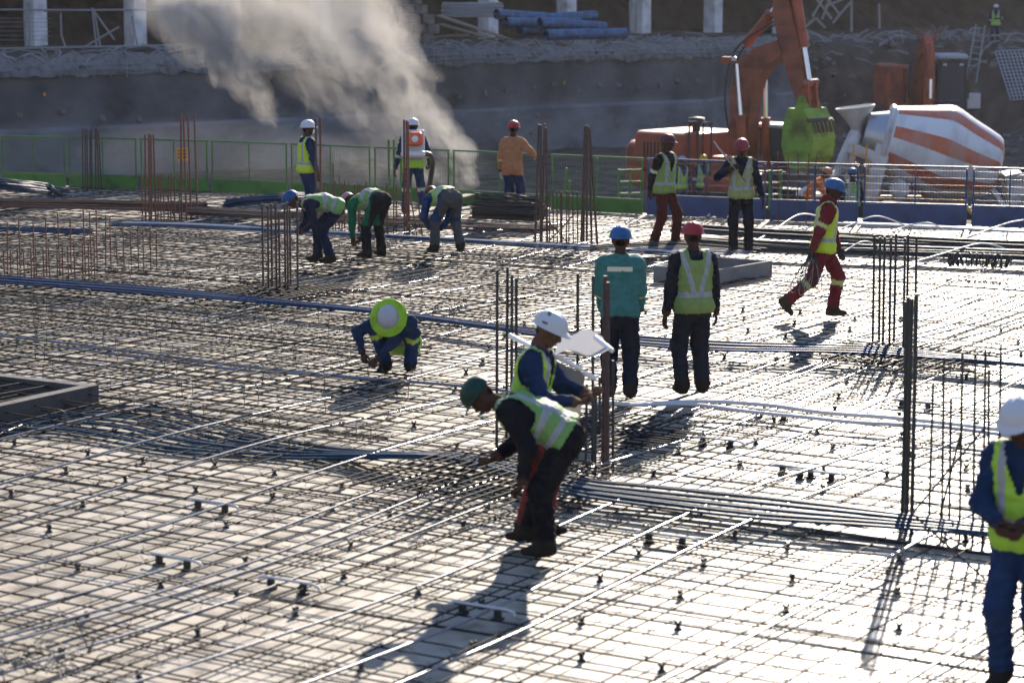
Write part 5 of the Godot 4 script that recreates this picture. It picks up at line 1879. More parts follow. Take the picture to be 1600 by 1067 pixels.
func drawings() -> void:
	var t := thing("drawing_sheets", "large white paper drawings folded over a board in the reader's hands", "drawings")
	var paper := mt(0.33, 0.32, 0.31, 0.85)
	paper.backlight_enabled = true
	paper.backlight = Color(0.35, 0.34, 0.32)
	var d := 19.7
	# upper sheet: opened flat and sagging over the hands
	var sh := MB.new()
	var n := 8
	var c00 := At(868, 555, d - 0.25)
	var c10 := At(958, 548, d + 0.05)
	var c01 := At(872, 519, d + 0.55)
	var c11 := At(942, 521, d + 0.75)
	for j in n + 1:
		for i in n + 1:
			var a := c00.lerp(c10, float(i) / n)
			var b := c01.lerp(c11, float(i) / n)
			var p := a.lerp(b, float(j) / n) + Vector3(0, 0.035 * sin(i * 0.9 + j * 0.4) - 0.05 * sin(PI * j / n), 0)
			sh.vert(p, Vector3(0.1, 1, 0.3).normalized())
	for j in n:
		for i in n:
			var k := j * (n + 1) + i
			sh.quad(k, k + 1, k + n + 2, k + n + 1)
	put("open_sheet", sh, paper, t)
	var lo := MB.new()
	for j in n + 1:
		for i in 5:
			var a := At(866, 562, d - 0.26).lerp(At(915, 585, d - 0.05), i / 4.0)
			var b := At(878, 652, d - 0.16).lerp(At(905, 664, d + 0.0), i / 4.0)
			lo.vert(a.lerp(b, float(j) / n) + Vector3(0, 0, 0.03 * sin(j * 0.8 + i)), Vector3(-0.4, 0.2, 1).normalized())
	for j in n:
		for i in 4:
			var k := j * 5 + i
			lo.quad(k, k + 1, k + 6, k + 5)
	put("hanging_sheet", lo, paper, t)
	for q in [[796, 524, 0.25, 842, 548, 0.1], [862, 553, -0.2, 909, 577, -0.12], [911, 581, -0.1, 932, 592, -0.1], [930, 527, 0.3, 957, 548, 0.1]]:
		var roll := MB.new()
		roll.bar(At(q[0], q[1], d + q[2]), At(q[3], q[4], d + q[5]), 0.021, 10)
		put("rolled_edge", roll, mt(0.8, 0.79, 0.77, 0.5), t)

func wire_loops(hand: Vector3) -> void:
	var t := thing("wire_bundle", "bundle of looped steel wire carried in a gloved hand", "wire")
	for k in 16:
		var m := MB.new()
		var pts := []
		var ln := rf(0.3, 0.52)
		var dr := Vector3(rf(-0.75, 0.35), -1.0, rf(-0.2, 0.3)).normalized()
		var wd := Vector3(rf(0.5, 1.0), rf(0.2, 0.6), rf(-0.5, 0.5)).normalized() * rf(0.06, 0.14)
		for i in 9:
			var a := TAU * i / 8.0
			pts.append(hand + Vector3(0, -0.01, 0) + dr * ln * 0.5 * (1.0 - cos(a)) + wd * sin(a))
		m.tube(smooth_path(pts, 3), 0.0038, 4)
		put("loop", m, mats.steel if k % 3 == 0 else mats.dark_bar, t)

func blower() -> void:
	var c: Vector3 = joint.chest
	var bk: Vector3 = joint.back
	var up: Vector3 = joint.up
	var left: Vector3 = joint.left
	var bs := Basis(-left, up, bk)     # x to the wearer's right, z away from the back
	var t := thing("backpack_blower", "backpack leaf blower with orange engine cover worn on a worker's back", "blower")
	t.transform = Transform3D(bs.orthonormalized().scaled(Vector3.ONE * 1.22), c + bk * 0.15 - up * 0.03)
	var m := MB.new()
	m.bx(Vector3(0, 0.0, 0.03), Vector3(0.36, 0.42, 0.05), Vector3.ZERO, 0.02)
	m.bx(Vector3(0, -0.17, 0.12), Vector3(0.38, 0.09, 0.2), Vector3.ZERO, 0.03)
	put("frame", m, mt(0.55, 0.55, 0.55, 0.5), t)
	m = MB.new()
	m.bx(Vector3(0.02, 0.06, 0.15), Vector3(0.27, 0.22, 0.2), Vector3(4, 0, 0), 0.045)
	put("engine_cover", m, mt(0.6, 0.10, 0.025, 0.4), t)
	m = MB.new()
	m.lathe(Transform3D(Basis(Vector3.RIGHT, PI / 2), Vector3(0.03, 0.05, 0.245)), PackedVector2Array([Vector2(0.05, 0), Vector2(0.05, 0.02), Vector2(0, 0.025)]), 14)
	put("filter_cap", m, mt(0.6, 0.6, 0.6, 0.4), t)
	m = MB.new()
	m.tube(smooth_path([Vector3(0.16, -0.16, 0.1), Vector3(0.26, -0.18, 0.04), Vector3(0.30, -0.28, -0.2), Vector3(0.26, -0.55, -0.45), Vector3(0.2, -0.9, -0.75)], 5), 0.042, 10)
	put("blower_tube", m, mt(0.03, 0.03, 0.03, 0.5), t)

# ---------------------------------------------------------------- machines
func build_vehicles() -> void:
	build_terrace()
	var dust := noise_tex(71, 0.004, Color(0.6, 0.57, 0.54), Color(1, 1, 1), 512, 5, Color(0.88, 0.86, 0.84))
	mats.orange = grained(mt(0.36, 0.075, 0.028, 0.55), dust, 0.5)
	mats.orange_dusty = grained(mt(0.26, 0.07, 0.032, 0.7), dust, 0.8)
	mats.machine_black = grained(mt(0.03, 0.03, 0.032, 0.6), dust, 0.8)
	mats.chrome = mt(0.6, 0.62, 0.66, 0.18, 1.0)
	mats.lime = grained(mt(0.17, 0.33, 0.03, 0.7), noise_tex(72, 0.006, Color(0.45, 0.3, 0.2), Color(1, 1, 1), 512, 5, Color(0.95, 0.92, 0.9)), 0.5)
	mats.truck_white = grained(mt(0.62, 0.62, 0.61, 0.5), dust, 0.5)
	mats.tyre = mt(0.02, 0.02, 0.02, 0.9)
	mats.glass = mt(0.05, 0.06, 0.075, 0.06)
	mats.yellow = mt(0.6, 0.28, 0.02, 0.5)
	digger()
	parked_digger()
	mixer()

func beam(m: MB, pts: Array, hs: Array, w: float) -> void:
	# a box-section arm through points in the local xy plane, deep hs, wide w
	var poly_top := []
	var poly_bot := []
	for i in pts.size():
		var d: Vector2 = (pts[mini(i + 1, pts.size() - 1)] - pts[maxi(i - 1, 0)]).normalized()
		var nn := Vector2(-d.y, d.x)
		poly_top.append(pts[i] + nn * hs[i] * 0.5)
		poly_bot.append(pts[i] - nn * hs[i] * 0.5)
	poly_bot.reverse()
	var poly := PackedVector2Array(poly_top + poly_bot)
	m.prism(poly, -w * 0.5, w * 0.5)

func ram(t: Node3D, a: Vector3, b: Vector3, share: float, r: float) -> void:
	var m := MB.new()
	var mid := a.lerp(b, share)
	m.bar(a, mid, r, 12)
	m.bar(mid, mid + (b - a).normalized() * 0.08, r * 1.15, 12)
	var body := put("ram_barrel", m, mats.orange, t)
	var m2 := MB.new()
	m2.bar(mid, b, r * 0.55, 10)
	put("rod", m2, mats.chrome, body)

func track(t: Node3D, z: float, length: float, h: float, w: float) -> void:
	var m := MB.new()
	var poly := PackedVector2Array()
	for k in 24:
		var a := TAU * k / 24.0
		poly.append(Vector2(cos(a) * h * 0.5 + (length * 0.5 - h * 0.5) * signf(cos(a) + 0.0001), sin(a) * h * 0.5 + h * 0.5))
	m.prism(poly, z - w * 0.5, z + w * 0.5)
	var o := put("track", m, mats.machine_black, t)
	var shoes := MB.new()
	var n := int(length / 0.2)
	for k in n:
		var x := -length * 0.5 + h * 0.5 + (length - h) * k / (n - 1.0)
		shoes.bx(Vector3(x, h + 0.015, z), Vector3(0.06, 0.05, w))
		shoes.bx(Vector3(x, 0.0, z), Vector3(0.06, 0.03, w))
	put("shoes", shoes, mats.machine_black, o)

func digger() -> void:
	# local: x forward, y up, z to the machine's right-hand... the cab stands on +z
	var base := At(1163, 300, 70.0)
	var gy := ground_h(base.x, base.z)
	var t := thing("excavator", "orange excavator with raised boom and green bucket behind the blue fence", "excavator", Vector3(base.x, gy, base.z), deg_to_rad(-42.0))
	var py := (At(1163, 262, 70.0).y - gy)       # boom foot height
	track(t, -1.1, 3.9, 0.9, 0.6)
	track(t, 1.1, 3.9, 0.9, 0.6)
	var m := MB.new()
	m.lathe(Transform3D(Basis.IDENTITY, Vector3(-0.3, 0.7, 0)), PackedVector2Array([Vector2(0.7, 0), Vector2(0.7, 0.42)]), 20)
	put("slew_ring", m, mats.machine_black, t)
	# house
	m = MB.new()
	m.bx(Vector3(-1.3, py - 0.42, 0), Vector3(3.6, 0.5, 2.6), Vector3.ZERO, 0.06)
	put("platform", m, mats.orange, t)
	m = MB.new()
	m.bx(Vector3(-2.15, py + 0.42, -0.02), Vector3(2.0, 1.16, 2.56), Vector3.ZERO, 0.12)
	var hood := put("engine_hood", m, mats.orange, t)
	for k in 6:
		var g := MB.new()
		g.bx(Vector3(-2.7 + k * 0.13, py + 0.45, 1.275), Vector3(0.05, 0.5, 0.02))
		put("grille_slat", g, mats.machine_black, hood)
	m = MB.new()
	m.lathe(Transform3D(Basis.IDENTITY, Vector3(-1.5, py + 0.98, 0.35)), PackedVector2Array([Vector2(0.12, 0), Vector2(0.12, 0.22), Vector2(0.24, 0.23), Vector2(0.26, 0.3), Vector2(0.24, 0.42), Vector2(0.0, 0.45)]), 16)
	put("air_intake", m, mats.machine_black, hood)
	m = MB.new()
	m.bx(Vector3(-3.25, py + 0.05, 0), Vector3(0.6, 1.3, 2.5), Vector3.ZERO, 0.2)
	put("counterweight", m, mats.orange, t)
	m = MB.new()
	m.bx(Vector3(0.15, py + 0.0, 0.95), Vector3(0.9, 0.8, 0.6), Vector3.ZERO, 0.06)
	put("side_box", m, mats.orange, t)
	# handrails beside the hood
	m = MB.new()
	for x in [-1.1, -0.6]:
		m.tube(PackedVector3Array([Vector3(x, py - 0.1, 1.2), Vector3(x, py + 1.35, 1.2), Vector3(x + 0.3, py + 1.35, 1.2), Vector3(x + 0.3, py - 0.1, 1.2)]), 0.03, 6)
	put("handrail", m, mats.machine_black, t)
	# cab
	var cab := MB.new()
	var cx := 0.55
	var cz := -0.95
	for sx in [-0.62, 0.62]:
		for sz in [-0.44, 0.44]:
			cab.bx(Vector3(cx + sx, py + 0.45, cz + sz), Vector3(0.1, 1.45, 0.1), Vector3.ZERO, 0.02)
	cab.bx(Vector3(cx, py - 0.28, cz), Vector3(1.38, 0.2, 1.02), Vector3.ZERO, 0.03)
	cab.bx(Vector3(cx, py + 0.1, cz - 0.45), Vector3(1.2, 0.5, 0.08))
	var c := put("cab", cab, mats.machine_black, t)
	m = MB.new()
	m.bx(Vector3(cx, py + 1.2, cz), Vector3(1.46, 0.12, 1.08), Vector3.ZERO, 0.05)
	put("roof", m, mt(0.35, 0.36, 0.38, 0.6), c)
	for q in [[Vector3(cx + 0.62, py + 0.5, cz), Vector3(0.02, 1.3, 0.8)], [Vector3(cx, py + 0.75, cz + 0.44), Vector3(1.15, 0.75, 0.02)], [Vector3(cx, py + 0.6, cz - 0.44), Vector3(1.15, 1.1, 0.02)]]:
		m = MB.new()
		m.bx(q[0], q[1])
		put("window", m, mats.glass, c)
	for k in 12:
		m = MB.new()
		m.bar(Vector3(cx + 0.7, py - 0.2, cz - 0.4 + k * 0.072), Vector3(cx + 0.7, py + 1.1, cz - 0.4 + k * 0.072), 0.012, 5)
		put("guard_bar", m, mt(0.3, 0.32, 0.34, 0.5), c)
	for z in [-0.3, 0.3]:
		m = MB.new()
		m.bx(Vector3(cx + 0.72, py + 1.12, cz + z), Vector3(0.06, 0.09, 0.16), Vector3.ZERO, 0.01)
		put("work_lamp", m, mt(0.5, 0.52, 0.55, 0.2), c)
	# boom, stick, bucket: in the plane z = 0
	var bm := MB.new()
	beam(bm, [Vector2(0.1, py - 0.2), Vector2(-0.05, py + 0.6), Vector2(0.0, py + 2.1), Vector2(0.22, py + 2.75), Vector2(0.62, py + 3.15), Vector2(1.35, py + 3.5)], [0.42, 0.62, 0.78, 0.82, 0.7, 0.42], 0.5)
	var boom := put("boom", bm, mats.orange_dusty, t)
	m = MB.new()
	m.bx(Vector3(-0.35, py + 3.1, 0.34), Vector3(0.5, 0.18, 0.16), Vector3.ZERO, 0.03)
	put("lamp_bracket", m, mats.orange, boom)
	m = MB.new()
	m.bx(Vector3(-0.1, py + 3.14, 0.44), Vector3(0.16, 0.12, 0.06), Vector3.ZERO, 0.02)
	put("boom_lamp", m, mt(0.55, 0.57, 0.6, 0.2), boom)
	ram(t, Vector3(0.35, py - 0.2, 0.46), Vector3(0.02, py + 3.0, 0.46), 0.52, 0.13)
	ram(t, Vector3(0.45, py - 0.2, -0.46), Vector3(0.35, py + 2.8, -0.46), 0.52, 0.13)
	ram(t, Vector3(0.0, py + 3.55, 0), Vector3(1.15, py + 4.75, 0), 0.7, 0.14)
	var sm := MB.new()
	beam(sm, [Vector2(1.2, py + 5.5), Vector2(1.38, py + 4.4), Vector2(1.62, py + 3.6), Vector2(1.85, py + 2.75), Vector2(2.1, py + 2.0)], [0.4, 0.62, 0.66, 0.48, 0.32], 0.4)
	put("stick", sm, mats.orange_dusty, t)
	ram(t, Vector3(1.7, py + 5.0, 0), Vector3(2.22, py + 2.55, 0), 0.58, 0.15)
	for z in [-0.2, 0.2]:
		m = MB.new()
		m.bx(Vector3(2.28, py + 2.02, z), Vector3(0.24, 1.0, 0.09), Vector3(0, 0, 6), 0.03)
		put("bucket_link", m, mats.orange, t)
	for q in [[2.2, 2.5, 0.4], [2.32, 1.62, 0.34]]:
		m = MB.new()
		m.bar(Vector3(q[0], py + q[1], -q[2]), Vector3(q[0], py + q[1], q[2]), 0.12, 10)
		put("link_pin", m, mats.orange_dusty, t)
	# bucket: curled shell with side plates and a row of teeth
	var bk := MB.new()
	var bo := Vector2(2.15, py + 0.86)
	var outer := PackedVector2Array([Vector2(-0.25, 0.95), Vector2(0.28, 0.95), Vector2(0.52, 0.55), Vector2(0.62, 0.1), Vector2(0.56, -0.4), Vector2(0.3, -0.72), Vector2(-0.05, -0.8), Vector2(-0.32, -0.6), Vector2(-0.46, -0.1), Vector2(-0.42, 0.5)])
	var poly := PackedVector2Array()
	for p in outer:
		poly.append(p + bo)
	bk.prism(poly, -0.55, 0.55)
	var bucket := put("bucket", bk, mats.lime, t)
	m = MB.new()
	m.bx(Vector3(bo.x + 0.46, bo.y + 0.62, 0), Vector3(0.12, 0.1, 1.2), Vector3(0, 0, -30), 0.02)
	put("lip", m, mats.rust_dark, bucket)
	for k in 6:
		m = MB.new()
		m.bx(Vector3(bo.x + 0.62, bo.y + 0.45, -0.48 + k * 0.192), Vector3(0.06, 0.34, 0.07), Vector3(0, 0, 20), 0.015)
		put("tooth", m, mats.rust_dark, bucket)
	for z in [-0.3, 0.3]:
		m = MB.new()
		m.prism(PackedVector2Array([bo + Vector2(-0.2, 0.9), bo + Vector2(0.3, 0.9), bo + Vector2(0.12, 1.3), bo + Vector2(-0.05, 1.3)]), z - 0.03, z + 0.03)
		put("ear", m, mats.lime, bucket)
	# hoses
	for z in [0.2, -0.15]:
		m = MB.new()
		m.tube(smooth_path([Vector3(-0.3, py + 0.6, z), Vector3(-0.58, py + 1.9, z), Vector3(-0.4, py + 3.1, z), Vector3(0.2, py + 3.75, z), Vector3(1.1, py + 4.2, z)], 5), 0.03, 6)
		put("hose", m, mats.machine_black, t)

func parked_digger() -> void:
	var base := At(1424, 190, 88.0)
	var gy := ground_h(base.x, base.z)
	var t := thing("excavator", "second orange excavator parked on the earth mound below the ladder", "excavator", Vector3(base.x, gy, base.z), deg_to_rad(-86.0))
	var by := At(1445, 165, 88.0).y - gy
	# local: x towards the eye, y up, z to the picture's left after turning
	track(t, -1.1, 3.6, 0.85, 0.6)
	track(t, 1.1, 3.6, 0.85, 0.6)
	var m := MB.new()
	m.bx(Vector3(-0.6, by - 0.25, 0), Vector3(3.2, 0.5, 2.7), Vector3.ZERO, 0.05)
	put("platform", m, mats.machine_black, t)
	m = MB.new()
	m.bx(Vector3(-0.3, by + 0.75, 0.78), Vector3(2.2, 1.5, 0.68), Vector3.ZERO, 0.1)
	var sb := put("side_box", m, mats.orange, t)
	m = MB.new()
	m.bx(Vector3(0.75, by + 0.2, 0.8), Vector3(0.5, 0.5, 0.66), Vector3.ZERO, 0.05)
	put("step_box", m, mats.orange_dusty, sb)
	m = MB.new()
	m.bar(Vector3(0.86, by + 0.75, 0.9), Vector3(0.86, by + 1.25, 0.9), 0.09, 10)
	put("extinguisher", m, mt(0.2, 0.02, 0.02, 0.4), sb)
	m = MB.new()
	m.bx(Vector3(-1.6, by + 0.7, -0.2), Vector3(1.2, 1.4, 2.1), Vector3.ZERO, 0.15)
	put("engine_hood", m, mats.orange, t)
	m = MB.new()
	m.bx(Vector3(0.3, by + 0.9, -0.42), Vector3(1.0, 1.5, 0.16), Vector3.ZERO, 0.03)
	put("cab_side", m, mats.orange, t)
	# boom folded towards the eye, seen end on
	var bm := MB.new()
	beam(bm, [Vector2(0.5, by - 0.3), Vector2(1.1, by + 0.9), Vector2(1.5, by + 1.9), Vector2(2.2, by + 2.2)], [0.45, 0.6, 0.55, 0.4], 0.4)
	put("boom", bm, mats.orange_dusty, t)
	var sm := MB.new()
	beam(sm, [Vector2(2.0, by + 2.5), Vector2(2.5, by + 2.0), Vector2(2.6, by + 0.6), Vector2(2.45, by - 0.6)], [0.4, 0.5, 0.42, 0.3], 0.3)
	put("stick", sm, mats.orange, t)
	ram(t, Vector3(2.75, by + 2.3, 0), Vector3(2.85, by + 0.4, 0), 0.6, 0.12)
	for z in [-0.38, 0.38]:
		ram(t, Vector3(1.2, by - 0.2, z), Vector3(1.5, by + 1.7, z), 0.55, 0.1)
	m = MB.new()
	for z in [-0.2, 0.2]:
		m.bar(Vector3(2.1, by + 2.3, z), Vector3(2.1, by + 2.85, z * 2.2), 0.05, 6)
	put("bracket", m, mats.orange_dusty, t)
	for z in [0.32, 0.42]:
		m = MB.new()
		m.tube(smooth_path([Vector3(1.3, by + 2.2, z), Vector3(1.8, by + 1.5, z + 0.1), Vector3(2.0, by + 0.7, z + 0.16), Vector3(1.6, by + 0.1, z)], 5), 0.04, 6)
		put("hose", m, mats.machine_black, t)
	# cab
	var cz := -1.2
	var cab := MB.new()
	for sx in [-0.6, 0.75]:
		for sz in [-0.48, 0.48]:
			cab.bx(Vector3(0.35 + sx, by + 0.85, cz + sz), Vector3(0.1, 1.75, 0.1), Vector3.ZERO, 0.02)
	cab.bx(Vector3(0.42, by + 0.05, cz), Vector3(1.5, 0.3, 1.1), Vector3.ZERO, 0.04)
	var c := put("cab", cab, mats.machine_black, t)
	m = MB.new()
	m.bx(Vector3(0.42, by + 1.78, cz), Vector3(1.55, 0.22, 1.14), Vector3.ZERO, 0.08)
	put("roof", m, mt(0.34, 0.35, 0.36, 0.6), c)
	for k in 7:
		m = MB.new()
		m.bx(Vector3(1.2, by + 1.66 + 0.0, cz - 0.36 + k * 0.12), Vector3(0.03, 0.16, 0.04))
		put("roof_slat", m, mats.machine_black, c)
	m = MB.new()
	m.bx(Vector3(1.1, by + 0.95, cz), Vector3(0.02, 1.35, 0.86))
	put("windscreen", m, mats.glass, c)
	for sz in [-0.49, 0.49]:
		m = MB.new()
		m.bx(Vector3(0.42, by + 0.95, cz + sz), Vector3(1.2, 1.3, 0.02))
		put("side_window", m, mats.glass, c)
	for sz in [-0.3, 0.3]:
		m = MB.new()
		m.bx(Vector3(1.2, by + 1.52, cz + sz), Vector3(0.06, 0.08, 0.14), Vector3.ZERO, 0.01)
		put("work_lamp", m, mt(0.5, 0.52, 0.55, 0.2), c)
	m = MB.new()
	m.lathe(Transform3D(Basis.IDENTITY, Vector3(-1.3, by + 1.35, -0.9)), PackedVector2Array([Vector2(0.08, 0), Vector2(0.08, 0.75), Vector2(0.3, 0.78), Vector2(0.34, 0.9), Vector2(0.3, 1.02), Vector2(0, 1.05)]), 14)
	put("air_intake", m, mats.machine_black, t)
	m = MB.new()
	m.bx(Vector3(0.6, by + 0.2, -2.1), Vector3(0.3, 0.55, 0.5), Vector3.ZERO, 0.02)
	put("battery_box", m, mt(0.5, 0.5, 0.5, 0.6), t)
	m = MB.new()
	m.bar(Vector3(1.1, by + 0.3, -1.8), Vector3(1.1, by + 1.4, -1.8), 0.03, 6)
	m.bx(Vector3(1.1, by + 1.1, -1.95), Vector3(0.06, 0.3, 0.2), Vector3.ZERO, 0.02)
	put("mirror", m, mats.machine_black, t)

func mixer() -> void:
	# local: x to the truck's front, y up, z towards the eye
	var d := 66.0
	var ring := At(1385, 216, d)           # centre of the drum's rear ring
	var gx := At(1480, 300, d)
	var gy := ground_h(gx.x, gx.z)
	var t := thing("mixer_truck", "concrete mixer truck with white drum and orange spiral stripes", "truck", Vector3(ring.x, gy, ring.z), deg_to_rad(-6.0))
	var cy := ring.y - gy
	# drum
	var tilt := deg_to_rad(-14.0)
	var ax := Basis(Vector3.BACK, tilt - PI / 2.0)      # turns +y on to the drum's axis
	var im := Image.create(512, 256, false, Image.FORMAT_RGB8)
	var nz := FastNoiseLite.new()
	nz.seed = 5
	nz.frequency = 0.02
	for y in 256:
		for x in 512:
			var f := y / 256.0
			var a := fposmod(x / 512.0 * 8.0 + f * 0.42 + 0.1, 1.0)
			var stripe := absf(a - 0.5) < 0.215 and f > 0.03 and f < 0.93
			var c := Color(0.44, 0.10, 0.035) if stripe else Color(0.60, 0.60, 0.59)
			var dirt := clampf(nz.get_noise_2d(x * 0.6, y * 1.2) * 0.6 + 0.12, 0.0, 0.5)
			c = c.lerp(Color(0.3, 0.28, 0.25), dirt)
			im.set_pixel(x, y, c.linear_to_srgb())
	var paint := StandardMaterial3D.new()
	paint.albedo_texture = ImageTexture.create_from_image(im)
	paint.roughness = 0.42
	var m := MB.new()
	m.use_uv = true
	m.lathe(Transform3D(ax, Vector3(0, cy, 0)), PackedVector2Array([Vector2(0.9, 0.0), Vector2(1.03, 0.5), Vector2(1.18, 1.05), Vector2(1.3, 1.45), Vector2(1.31, 1.6), Vector2(1.26, 1.8), Vector2(1.1, 2.2), Vector2(0.95, 2.65), Vector2(0.84, 2.95), Vector2(0.76, 3.06), Vector2(0.45, 3.17), Vector2(0.0, 3.22)]), 48)
	var drum := put("drum", m, paint, t)
	m = MB.new()
	m.lathe(Transform3D(ax, Vector3(0, cy, 0)), PackedVector2Array([Vector2(0.5, -0.62), Vector2(0.56, -0.6), Vector2(0.74, -0.1), Vector2(0.8, -0.06)]), 40)
	put("drum_mouth", m, mats.steel, drum)
	m = MB.new()
	m.lathe(Transform3D(ax, Vector3(0, cy, 0)), PackedVector2Array([Vector2(0.78, -0.1), Vector2(0.92, -0.09), Vector2(0.95, -0.04), Vector2(0.95, 0.03), Vector2(0.92, 0.07), Vector2(0.82, 0.08)]), 40)
	put("roller_ring", m, mats.truck_white, drum)
	# hopper and chute
	m = MB.new()
	m.lathe(Transform3D(Basis(Vector3.BACK, 0.12), Vector3(-0.78, cy + 0.3, 0)), PackedVector2Array([Vector2(0.14, -0.15), Vector2(0.2, 0.05), Vector2(0.52, 0.52), Vector2(0.54, 0.56), Vector2(0.5, 0.56), Vector2(0.17, 0.06)]), 20)
	var hop := put("hopper", m, mats.truck_white, t)
	m = MB.new()
	m.tube(smooth_path([Vector3(-0.8, cy + 0.15, 0.2), Vector3(-1.05, cy - 0.4, 0.4), Vector3(-1.15, cy - 0.8, 0.5)], 5), [0.2, 0.2, 0.2, 0.2, 0.2, 0.2, 0.22, 0.22, 0.24, 0.24, 0.24], 12)
	put("guide", m, mats.truck_white, hop)
	m = MB.new()
	m.box(Transform3D(Basis.looking_at(Vector3(-0.9, -0.5, 0.5).normalized(), Vector3.UP), Vector3(-1.6, cy - 1.05, 0.75)), Vector3(0.42, 0.12, 1.9), 0.05)
	put("chute", m, mats.truck_white, t)
	# rear stand
	for z in [0.75, -0.75]:
		m = MB.new()
		m.bx(Vector3(-0.28, cy - 0.95, z), Vector3(0.42, 1.7, 0.18), Vector3(0, 0, -14), 0.03)
		m.bx(Vector3(-0.62, cy - 0.35, z), Vector3(0.95, 0.3, 0.16), Vector3(0, 0, -20), 0.03)
		m.bx(Vector3(-0.95, cy - 0.75, z), Vector3(0.16, 0.9, 0.12), Vector3(0, 0, -8), 0.03)
		put("stand_leg", m, mats.truck_white, t)
	m = MB.new()
	for k in 5:
		m.bar(Vector3(-0.9, cy - 1.5 + k * 0.28, 0.95), Vector3(-0.55, cy - 1.5 + k * 0.28, 0.95), 0.02, 6)
	for x in [-0.9, -0.55]:
		m.bar(Vector3(x, cy - 1.7, 0.95), Vector3(x, cy - 0.1, 0.95), 0.025, 6)
	put("ladder", m, mats.yellow, t)
	# chassis
	for z in [0.42, -0.42]:
		m = MB.new()
		m.bx(Vector3(2.6, 1.0, z), Vector3(7.6, 0.26, 0.1))
		put("chassis_rail", m, mats.machine_black, t)
	for x in [0.35, 1.65, 5.4]:
		for z in [0.95, -0.95]:
			var tyre := MB.new()
			tyre.lathe(Transform3D(Basis(Vector3.RIGHT, PI / 2), Vector3(x, 0.52, z - 0.15)), PackedVector2Array([Vector2(0.3, 0.0), Vector2(0.47, 0.0), Vector2(0.52, 0.05), Vector2(0.52, 0.25), Vector2(0.47, 0.3), Vector2(0.3, 0.3)]), 28)
			var w := put("wheel", tyre, mats.tyre, t)
			var rim := MB.new()
			rim.lathe(Transform3D(Basis(Vector3.RIGHT, PI / 2), Vector3(x, 0.52, z - 0.13)), PackedVector2Array([Vector2(0.0, 0.06), Vector2(0.12, 0.05), Vector2(0.2, 0.16), Vector2(0.3, 0.2), Vector2(0.31, 0.26), Vector2(0.3, 0.27)]), 20)
			put("rim", rim, mats.truck_white, w)
	for z in [0.95, -0.95]:
		m = MB.new()
		var poly := PackedVector2Array([Vector2(-0.5, 0.9), Vector2(-0.05, 1.36), Vector2(2.05, 1.36), Vector2(2.5, 0.9), Vector2(2.43, 0.86), Vector2(2.0, 1.3), Vector2(0.0, 1.3), Vector2(-0.43, 0.86)])
		m.prism(poly, z - 0.26, z + 0.26)
		var mg := put("mudguard", m, mats.machine_black, t)
		m = MB.new()
		var edge := PackedVector2Array([Vector2(-0.51, 0.92), Vector2(-0.06, 1.4), Vector2(2.06, 1.4), Vector2(2.51, 0.92), Vector2(2.48, 0.83), Vector2(2.03, 1.31), Vector2(-0.03, 1.31), Vector2(-0.48, 0.83)])
		m.prism(edge, z + 0.262, z + 0.285)
		put("marker_edge", m, mats.yellow, mg)
	# water tank, pipes, pedestal, cab
	m = MB.new()
	m.lathe(Transform3D(Basis(Vector3.RIGHT, PI / 2), Vector3(0.35, 1.72, 0.5)), PackedVector2Array([Vector2(0.0, -0.08), Vector2(0.2, -0.06), Vector2(0.27, 0.0), Vector2(0.27, 0.5), Vector2(0.2, 0.57), Vector2(0.0, 0.6)]), 20)
	put("water_tank", m, mats.truck_white, t)
	m = MB.new()
	m.bx(Vector3(3.5, 1.6, 0), Vector3(0.5, 1.1, 1.4), Vector3(0, 0, 12), 0.05)
	m.bx(Vector3(3.1, 1.35, 0.6), Vector3(0.12, 0.9, 0.12), Vector3(0, 0, 35), 0.02)
	m.bx(Vector3(3.75, 1.4, 0.75), Vector3(0.16, 0.7, 0.16), Vector3(0, 0, -25), 0.02)
	put("front_pedestal", m, mats.truck_white, t)
	for q in [[Vector3(3.3, 1.9, 0.8), Vector3(3.6, 2.1, 0.85), Vector3(3.9, 1.9, 0.85), Vector3(4.0, 1.5, 0.8)], [Vector3(3.2, 1.3, 0.8), Vector3(3.5, 1.6, 0.9), Vector3(3.8, 1.55, 0.9), Vector3(4.1, 1.25, 0.8)]]:
		m = MB.new()
		m.tube(smooth_path(q, 5), 0.035, 7)
		put("pipe", m, mats.truck_white, t)
	m = MB.new()
	m.lathe(Transform3D(Basis(Vector3.BACK, PI / 2), Vector3(4.2, 0.85, 0.85)), PackedVector2Array([Vector2(0, 0), Vector2(0.28, 0.02), Vector2(0.3, 0.05), Vector2(0.3, 1.0), Vector2(0.28, 1.03), Vector2(0, 1.05)]), 20)
	put("fuel_tank", m, mats.steel, t)
	m = MB.new()
	m.prism(PackedVector2Array([Vector2(4.5, 0.7), Vector2(6.4, 0.7), Vector2(6.4, 1.9), Vector2(6.1, 2.95), Vector2(4.5, 3.0)]), -1.2, 1.2)
	var cab := put("cab", m, mats.truck_white, t)
	for z in [-1.205, 1.205]:
		m = MB.new()
		m.prism(PackedVector2Array([Vector2(5.1, 1.9), Vector2(6.2, 1.9), Vector2(5.98, 2.75), Vector2(5.1, 2.75)]), z - 0.01, z + 0.01)
		put("window", m, mats.glass, cab)
	m = MB.new()
	m.bx(Vector3(6.28, 2.4, 0), Vector3(0.02, 0.9, 2.1), Vector3(0, 0, 16))
	put("windscreen", m, mats.glass, cab)

